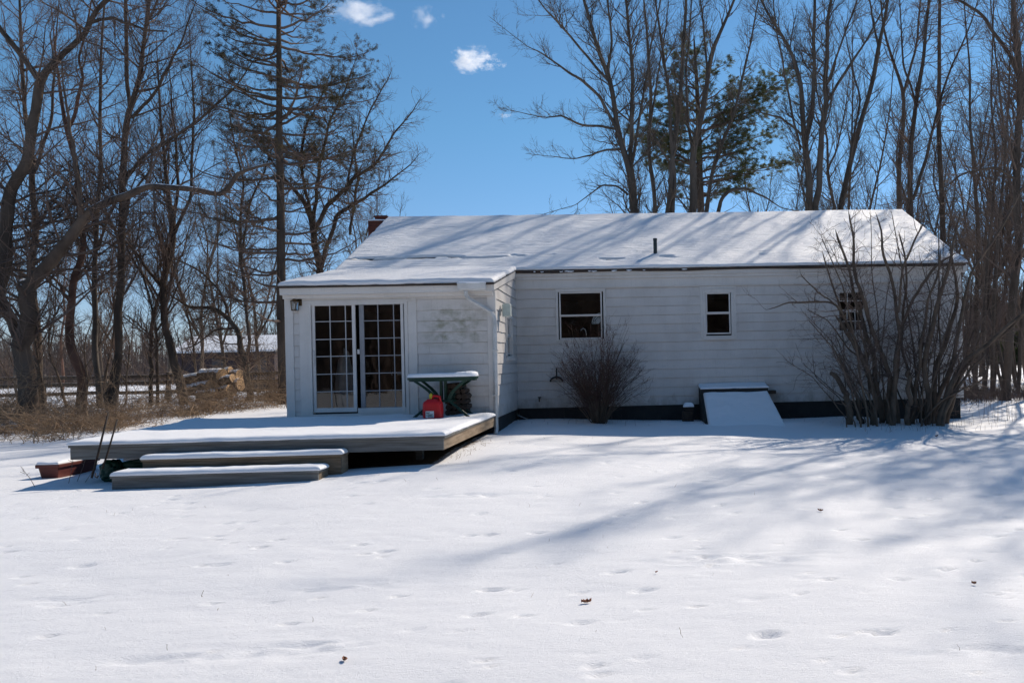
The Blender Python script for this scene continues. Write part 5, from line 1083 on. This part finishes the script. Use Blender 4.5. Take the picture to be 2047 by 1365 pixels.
c = at(1198, 838, 2.1); bush('bare_bush', 'dense bare bush of thin upright stems under the kitchen window', (float(c[0]), 2.1), 150, 2.45, .95, 72, 'shrub_red', .0085, lean=.1)
# ------------------------------------------------------------------ left thicket: brush, fence, logs, shed
def stalks(pos, h, rng, lean=.4, r=(.0035, .006), k=5, kink=.0):
    n = len(pos); a = rng.uniform(0, 6.28, n); l = h*lean*np.abs(rng.normal(.5, .5, n)); t = np.linspace(0, 1, k); cur = rng.uniform(.7, 2.2, n)
    off = (l[:, None]*t[None]**cur[:, None]); P = np.zeros((n, k, 3)); P[:, :, 0] = pos[:, 0:1] + np.cos(a)[:, None]*off; P[:, :, 1] = pos[:, 1:2] + np.sin(a)[:, None]*off
    z = terrain(pos[:, 0], pos[:, 1]); P[:, :, 2] = (z - .03)[:, None] + h[:, None]*(t*(1 - .35*np.minimum(l/h, 1.6)[:, None]*t)); w = rng.normal(0, .012 + kink, P.shape)*h[:, None, None]**.5; w[:, 0] = 0; P += np.cumsum(w, 1)
    rr_ = rng.uniform(*r, n); return P, rr_[:, None]*(1 - .6*t[None])
rB = np.random.default_rng(12); n = 15000
bx = -3.9 - rB.gamma(1.6, 3.4, n); by = 1.9 + 15.5*rB.beta(1.1, 1.35, n); keep = np.clip(.30 + 1.5*vnoise(bx*.9, by*.9, 5) + 1.0*vnoise(bx*2.6, by*2.6, 6), .04, 1) > rB.random(n)
keep &= (bx + .4*vnoise(by*.7, by*0, 8)) < -5.6 + 1.8*np.clip((by - 9)/3, 0, 1) - np.clip((2.6 - by)*1.0, 0, 1); bx, by = bx[keep], by[keep]
hh = rB.gamma(2.6, .085, len(bx))*(1 + .5*np.clip((by - 5)/6, 0, 1)) + .07; hh = np.where(rB.random(len(bx)) < .03, hh*2.4 + .3, hh)
hh = hh*np.where((bx > -11) & (bx < -7.6) & (by > 8.5), .22, 1); tallz = np.exp(-((bx + 6.2)/.9)**2 - ((by - 12)/2.2)**2)*2.0 + np.exp(-((bx + 13)/2.2)**2 - ((by - 8.5)/1.6)**2)*1.6; hh = hh*(1 + tallz*rB.uniform(.3, 1.3, len(bx)))
Pb, Rb = stalks(np.stack([bx, by], 1), hh, rB, 2.0, (.005, .010), k=6, kink=.06)
P1, R1 = spawn(Pb, Rb, rB, 6.0, .15, 1, lambda t, L, r: L*.45 + .06, 55, 4, .05, .34, .8, .0015, minr=.0042)
u_ = link('dry_underbrush', tubes_mesh('dry_underbrush', [(Pb, Rb, 3, 0), (P1, R1, 3, 0)], [M['brush']]), None); u_['kind'] = 'stuff'
tag(u_, 'tangled tan dry brush and weeds along the left edge of the yard')
n = 2600; bx = rB.normal(17.6, 1.9, n); by = rB.normal(10.8, 1.5, n); Pb, Rb = stalks(np.stack([bx, by], 1), rB.gamma(4, .09, n) + .06, rB, 1.1, (.004, .009)); P1, R1 = spawn(Pb, Rb, rB, 4, .2, 1, lambda t, L, r: L*.4 + .05, 45, 4, .1, .22, .8, .0015, minr=.003)
u_ = link('fallen_brush', tubes_mesh('fallen_brush', [(Pb, Rb, 3, 0), (P1, R1, 3, 0)], [M['twig']]), None); u_['kind'] = 'stuff'; tag(u_, 'dark fallen twigs and brush at the foot of the trees right of the house')
# weeds at the wall foot and in the snow
def weeds(name, label, xs_, ys_, hs, seed, lean=.35, r=(.002, .004), mat='twig'):
    rng = np.random.default_rng(seed); pos = np.stack([xs_, ys_], 1); P, R = stalks(pos, hs, rng, lean, r); P1, R1 = spawn(P, R, rng, 5, .5, 1, lambda t, L, r_: L*.22 + .02, 40, 3, .3, .15, .8, .001, minr=.0015)
    o = link(name, tubes_mesh(name, [(P, R, 3, 0), (P1, R1, 3, 0)], [M[mat]]), None); o['kind'] = 'stuff'; tag(o, label); return o
n = 70; weeds('wall_weeds', 'thin dark weed stalks poking from the snow at the house foot', rS.uniform(4.2, 13.9, n), rS.uniform(1.5, 2.75, n), rS.uniform(.06, .26, n), 81)
n = 60; weeds('shrub_weeds', 'short stalks standing in the snow before the large shrub', rS.normal(12.4, 1.0, n), rS.uniform(.2, 1.3, n), rS.uniform(.08, .3, n), 82)
n = 40; weeds('corner_weeds', 'tall thin stalks in sunlit snow right of the house corner', rS.normal(15.1, .55, n), rS.uniform(1.4, 3.2, n), rS.uniform(.35, 1.0, n), 83, .15)
n = 60; weeds('deck_grass', 'tufts of dry grass under the right edge of the deck', rS.uniform(3.72, 4.1, n), rS.uniform(-4.0, -1.5, n), rS.uniform(.03, .12, n), 84, 1.4, (.002, .004), 'brush')
for i, (px, py, px2, py2, lb) in enumerate(((135, 968, 147, 907, 'leftmost dead weed stalk with seed head before the planter'), (150, 964, 176, 905, 'middle dead weed stalk with seed head before the planter'), (163, 966, 198, 922, 'bent dead weed stalk nearest the green tarp'), (75, 975, 41, 932, 'lone dead stalk leaning left in the snow before the planter'))):
    a = atZ(px, py, -.57); a[2] -= .05; bb = at(px2, py2, a[1] + .02); m_ = MB(); mid = a*.5 + bb*.5 + np.array([.012, 0, .01]); m_.tube([a, mid, bb], [.004, .0035, .002], 5)
    for q_ in range(5): c = a*(.35 - .06*q_) + bb*(.65 + .06*q_); m_.tube([c, c + np.array([rS.normal(0, .02), rS.normal(0, .02), .03])], [.004, .002], 4)
    tag(m_.build('weed_stalk', M['twig'], None), lb, 'weed')
n = 420; weeds('grass_tips', 'sparse dry grass tips poking through the lawn snow', rS.uniform(-3.5, 14, n), -rS.uniform(.5, 11.2, n), rS.uniform(.015, .06, n), 85, .5, (.0009, .0018), 'brush')
# fence
fn = thing('rail_fence', 'weathered three rail fence with snow on its rails beyond the brush', 'fence', (-12, 17, -.2))
fa, fb = at(-40, 760, 17.0)[0], at(600, 750, 17.0)[0]; nn = int((fb - fa)/2.4); snowwood = bark('fence_rail_wood', (.13, .105, .085), (.07, .055, .046), True)
for k in range(nn + 1):
    x = fa + 2.4*k; z = gz(x, 17); m_ = MB(); m_.box(x - .06, x + .06, 16.96, 17.10, z - .3, .98); m_.build('post', snowwood, fn, .01)
    if k < nn:
        for zr in (.83, .57, .20):
            d = rS.normal(0, .015, 2); m_ = MB(); m_.box8([(x - .02, 16.9, zr - .075 + d[0]), (x + 2.42, 16.9, zr - .075 + d[1]), (x + 2.42, 16.955, zr - .075 + d[1]), (x - .02, 16.955, zr - .075 + d[0]), (x - .02, 16.9, zr + .065 + d[0]), (x + 2.42, 16.9, zr + .065 + d[1]), (x + 2.42, 16.955, zr + .065 + d[1]), (x - .02, 16.955, zr + .065 + d[0])]); m_.build('rail', snowwood, fn, .008)
# log pile
M['log_snow'] = bark('log_bark_snow', (.16, .11, .075), (.08, .06, .045), True, .82)
logs = [(421, 771, 11, 1.1, 'pale cut end', 0), (444, 749, 12, 1.2, 'topmost', .3), (467, 757, 9, .9, '', .2), (421, 752, 10, 1.3, '', .6), (463, 780, 11, .8, '', 0), (444, 770, 11, 1.0, '', .3), (461, 742, 8, .9, '', .7), (480, 748, 9, .9, '', .6), (482, 768, 11, .8, '', .3), (405, 779, 10, 1.2, '', .4), (435, 786, 9, 1.0, '', -.1)]
lab = ['sawn log with bright round end at the left front of the log pile', 'big snow covered log on top in the middle of the log pile', 'short log with a tan end at the upper right of the log pile', 'long snowy log slanting down left on top of the pile', 'low log with a broad end at the right front of the pile', 'log in the heart of the pile beneath the big top log', 'small snow capped log behind the top of the pile', 'dark snow capped log highest at the right end of pile', 'dark upright looking log at the right end of the pile', 'snowy log lying lowest at the left end of the pile', 'small log wedged at the bottom middle of the pile']
for (px, py, r, L, _, dy), lb in zip(logs, lab):
    L *= .8
    c = at(px, py, 15.2 + dy); rr0 = r*mpp(15.2)*1.12; ang = rS.normal(2.84, .14); d = np.array([math.cos(ang), math.sin(ang), rS.normal(-.08, .06)]); o = thing('cut_log', lb, 'log', tuple(c), 'logs in the pile by the fence')
    t_ = np.linspace(0, 1, 7); P = (d[None]*L*t_[:, None])[None] + rS.normal(0, .008, (1, 7, 3)); V, q = tube_arrays(P, np.full((1, 7), rr0)*rS.uniform(.93, 1.05, (1, 7)), 14)
    link('bark', np_mesh('bark', V, q, mats=[M['log_snow']]), None, o)
    for e, s_ in ((0, -1), (-1, 1)):
        m = MB()
        ring = V.reshape(7, 14, 3)[e]; cc = ring.mean(0) + d*s_*.004; m.poly([tuple(p + d*s_*.003) for p in ring])
        m.build('cut_end', M['log_end'], o, world=False)
# shed beyond the fence
ysh = 44.; sx0, sx1 = at(352, 700, ysh)[0], at(548, 700, ysh)[0]; ze = at(430, 703, ysh)[2]; zr = at(430, 674, ysh + 3)[2]; shed = thing('field_shed', 'long low dark shed with snowy roof beyond the fence', 'shed', (sx0, ysh, -.3))
t = MB(); t.box(sx0, sx1, ysh, ysh + 6, -.8, ze); t.prism([(ysh, ze), (ysh + 6, ze), (ysh + 3, zr - .12)], 0, sx0, sx1); t.build('wall', M['shed'], shed)
t = MB()
for y0, y1 in ((ysh - .4, ysh + 3), (ysh + 6.4, ysh + 3)): t.box8([(sx0 - .3, y0, ze - .18), (sx1 + .3, y0, ze - .18), (sx1 + .3, y1, zr - .1), (sx0 - .3, y1, zr - .1), (sx0 - .3, y0, ze - .06), (sx1 + .3, y0, ze - .06), (sx1 + .3, y1, zr + .02), (sx0 - .3, y1, zr + .02)])
rf = t.build('roof', M['shingle'], shed); snow_sheet('roof_snow', [(sx0 - .3, ysh - .4, ze - .06), (sx1 + .3, ysh - .4, ze - .06), (sx1 + .3, ysh + 3, zr + .02), (sx0 - .3, ysh + 3, zr + .02)], .1, .3, rf, .1, 66)
for k in range(2): t = MB(); x = sx1 - 1.0 - 3.0*k; t.box(x - .45, x + .45, ysh - .05, ysh - .002, -.5, ze - .35); t.build('door' if k == 0 else 'shutter', pbr('shed_door_%d' % k, (.1, .09, .09), None, .8), shed)
# road and far woods
t = MB(); t.box(18, 160, 60, 76, -.5, -.3); r_ = t.build('road', M['asphalt']); r_['kind'] = 'structure'
rd = bpy.data.objects['road']
zs = [gz(x, 60) for x in (20, 40, 60)]; rd.location.z = max(zs) + .304 - 0.0
def woods(name, label, n, x0, x1, y0, y1, h0, h1, seed, nb=16, under=0):
    rng = np.random.default_rng(seed); x = rng.uniform(x0, x1, n); y = rng.uniform(y0, y1, n); h = rng.uniform(h0, h1, n)*(1 + .25*vnoise(x*.05, y*.05, seed)); k = 6; t = np.linspace(0, 1, k)
    P = np.zeros((n, k, 3)); P[:, :, 0] = x[:, None]; P[:, :, 1] = y[:, None]; P[:, :, 2] = terrain(x, y)[:, None] - .2 + h[:, None]*t; w = np.cumsum(rng.normal(0, .02, (n, k, 2)), 1)*h[:, None, None]; w -= w[:, :1]; P[:, :, :2] += w
    R = (h*.012)[:, None]*(1 - .9*t[None]) + .01
    P1, R1 = spawn(P, R, rng, nb/h1, .1, 1, lambda t, L, r: L*.3*(1.15 - .8*t), 40, 5, .5, .15, .6, .02, minr=.02); P2, R2 = spawn(P1, R1, rng, 2.6, .1, 1, lambda t, L, r: L*.5 + .25, 40, 3, .4, .18, .8, .012, minr=.019)
    G_ = [(P, R, 4, 0), (P1, R1, 3, 0), (P2, R2, 3, 0)]
    if under:
        m = under; px_ = rng.uniform(x0, x1, m); py_ = rng.uniform(y0, y1, m); Pu, Ru = stalks(np.stack([px_, py_], 1), rng.uniform(.8, 3.2, m), rng, .5, (.012, .03)); P3, R3 = spawn(Pu, Ru, rng, 2.5, .1, 1, lambda t, L, r: L*.45, 42, 4, .3, .2, .8, .01, minr=.01); G_ += [(Pu, Ru, 3, 0), (P3, R3, 3, 0)]
    o = link(name, tubes_mesh(name, G_, [M['far_wood']]), None); o['kind'] = 'stuff'; return tag(o, label)
woods('distant_woods', 'grey brown bare woods along the horizon left of the house', 1500, -125, 0, 72, 112, 5.0, 8.0, 91, 16, 12000)
woods('distant_woods', 'brown bare woods beyond the road right of the house', 700, 20, 110, 82, 112, 8, 13, 92, 18, 6000)
woods('distant_woods', 'bare woods behind the viewer mirrored in the windows', 700, -45, 60, -62, -40, 9, 14, 93, 20, 5000)
for i, (px, Y, h) in enumerate(((2006, 78, 5.0), (2030, 80, 6.0), (2055, 79, 5.5))):
    p = at(px, 720, Y); zb = gz(p[0], Y); st_ = np.array([(p[0], Y, zb + h*k/6, .12*(1 - k/6.5)) for k in range(7)])
    conifer('small dark evergreen far beyond the road at the right edge', 200 + i, st_, Y, [(zb + z, rT.uniform(0, 6.28), 1.9*(1 - z/h) + .25, (.0, -.1), .03) for z in np.arange(.3, h, .16)], lambda P2, P3, BP, r: P3, 'needle', .3, .09, 6, 1500, .2, 'evergreen_tree', group='evergreens beyond the road')
# leaves lying on the snow
def leaf(px, py, s, label, seed, curl=.5):
    rng = np.random.default_rng(seed); c = atZ(px, py, -.65); c = atZ(px, py, gzn(c[0], c[1]) + .01); n, m = 9, 7; V = []
    for i in range(n):
        for j in range(m):
            u = i/(n - 1)*2 - 1; v = j/(m - 1)*2 - 1; w = (1 - abs(u)**2.2)*(.5 + .16*math.sin(u*9)); V.append((u*s, v*w*s, s*(curl*(v*v)*.7 + .25*u*u + .1*rng.normal())))
    V = np.array(V); a = rng.uniform(0, 6.28); ca, sa = math.cos(a), math.sin(a); V[:, :2] = V[:, :2] @ np.array([[ca, sa], [-sa, ca]]); q = [(i*m + j, i*m + j + 1, (i + 1)*m + j + 1, (i + 1)*m + j) for i in range(n - 1) for j in range(m - 1)]
    o = link('dead_leaf', np_mesh('dead_leaf', V, np.array(q)), M['leaf']); o.location = tuple(c); so_ = o.modifiers.new('thickness', 'SOLIDIFY'); so_.thickness = .002; tag(o, label, 'leaf')
leaf(689, 1318, .024, 'curled red brown leaf on the snow nearest the bottom edge', 1)
leaf(1172, 1203, .034, 'ragged brown leaf half sunk in the snow at middle right', 2)
leaf(1947, 1166, .016, 'small upright brown leaf on the snow at the far right', 3, 1.2)
leaf(1640, 1020, .03, 'brown leaf on shadowed snow below the large shrub', 4)
leaf(1312, 1143, .015, 'tiny dark leaf on open snow right of the middle', 5)
leaf(1872, 872, .045, 'reddish leaf clump on the snow at the large shrub foot', 6)
leaf(402, 838, .07, 'orange brown leaf at the brush edge left of the deck', 7)
# ------------------------------------------------------------------ clouds
def cloud(px, py, wpx, hpx, dens, label, seed, scale=1.0, flat=0):
    import bmesh
    Y = 900.; c = at(px, py, Y); s = mpp(Y); m = bpy.data.materials.new('cloud_vapour'); m.use_nodes = True; t = m.node_tree; t.nodes.clear(); o = N(t, 'ShaderNodeOutputMaterial'); v = N(t, 'ShaderNodeVolumePrincipled')
    v.inputs['Color'].default_value = (1, 1, 1, 1); v.inputs['Anisotropy'].default_value = .35; co = coords(t); ln = N(t, 'ShaderNodeVectorMath', operation='LENGTH'); t.links.new(co, ln.inputs[0])
    mp = coords(t, (1.0*scale, 1.0*scale, .8*scale)); ad = N(t, 'ShaderNodeVectorMath', operation='ADD'); t.links.new(mp, ad.inputs[0]); ad.inputs[1].default_value = (seed*3.7, seed*1.3, seed*2.1)
    nz = noise(t, ad.outputs[0], 1.7, 8, .66); a = N(t, 'ShaderNodeMath', operation='MULTIPLY_ADD'); t.links.new(nz, a.inputs[0]); a.inputs[1].default_value = 3.6; a.inputs[2].default_value = -1.25
    b_ = N(t, 'ShaderNodeMath', operation='SUBTRACT'); t.links.new(a.outputs[0], b_.inputs[0]); t.links.new(ln.outputs['Value'], b_.inputs[1]); d = ramp(t, b_.outputs[0], 0.0, .9)
    k = N(t, 'ShaderNodeMath', operation='MULTIPLY'); t.links.new(d, k.inputs[0]); k.inputs[1].default_value = dens; t.links.new(k.outputs[0], v.inputs['Density']); t.links.new(v.outputs[0], o.inputs['Volume'])
    bm = bmesh.new(); bmesh.ops.create_icosphere(bm, subdivisions=3, radius=1.0); me = bpy.data.meshes.new('cloud'); bm.to_mesh(me); bm.free(); me.materials.append(m)
    ob = bpy.data.objects.new('cloud', me); COL.objects.link(ob); ob.location = tuple(c); ob.scale = (wpx*.5*s, wpx*.35*s, hpx*.5*s); tag(ob, label, 'cloud')
cloud(953, 120, 122, 60, .2, 'largest bright puffy white cloud in the open sky', 1)
cloud(716, 24, 160, 60, .08, 'long thin white cloud at the top edge beside the conifer', 5)
cloud(853, 36, 74, 56, .05, 'small faint cloud at the top between two white clouds', 3)
cloud(1009, 231, 40, 18, .08, 'tiny low white cloud nearest the ridge', 4)
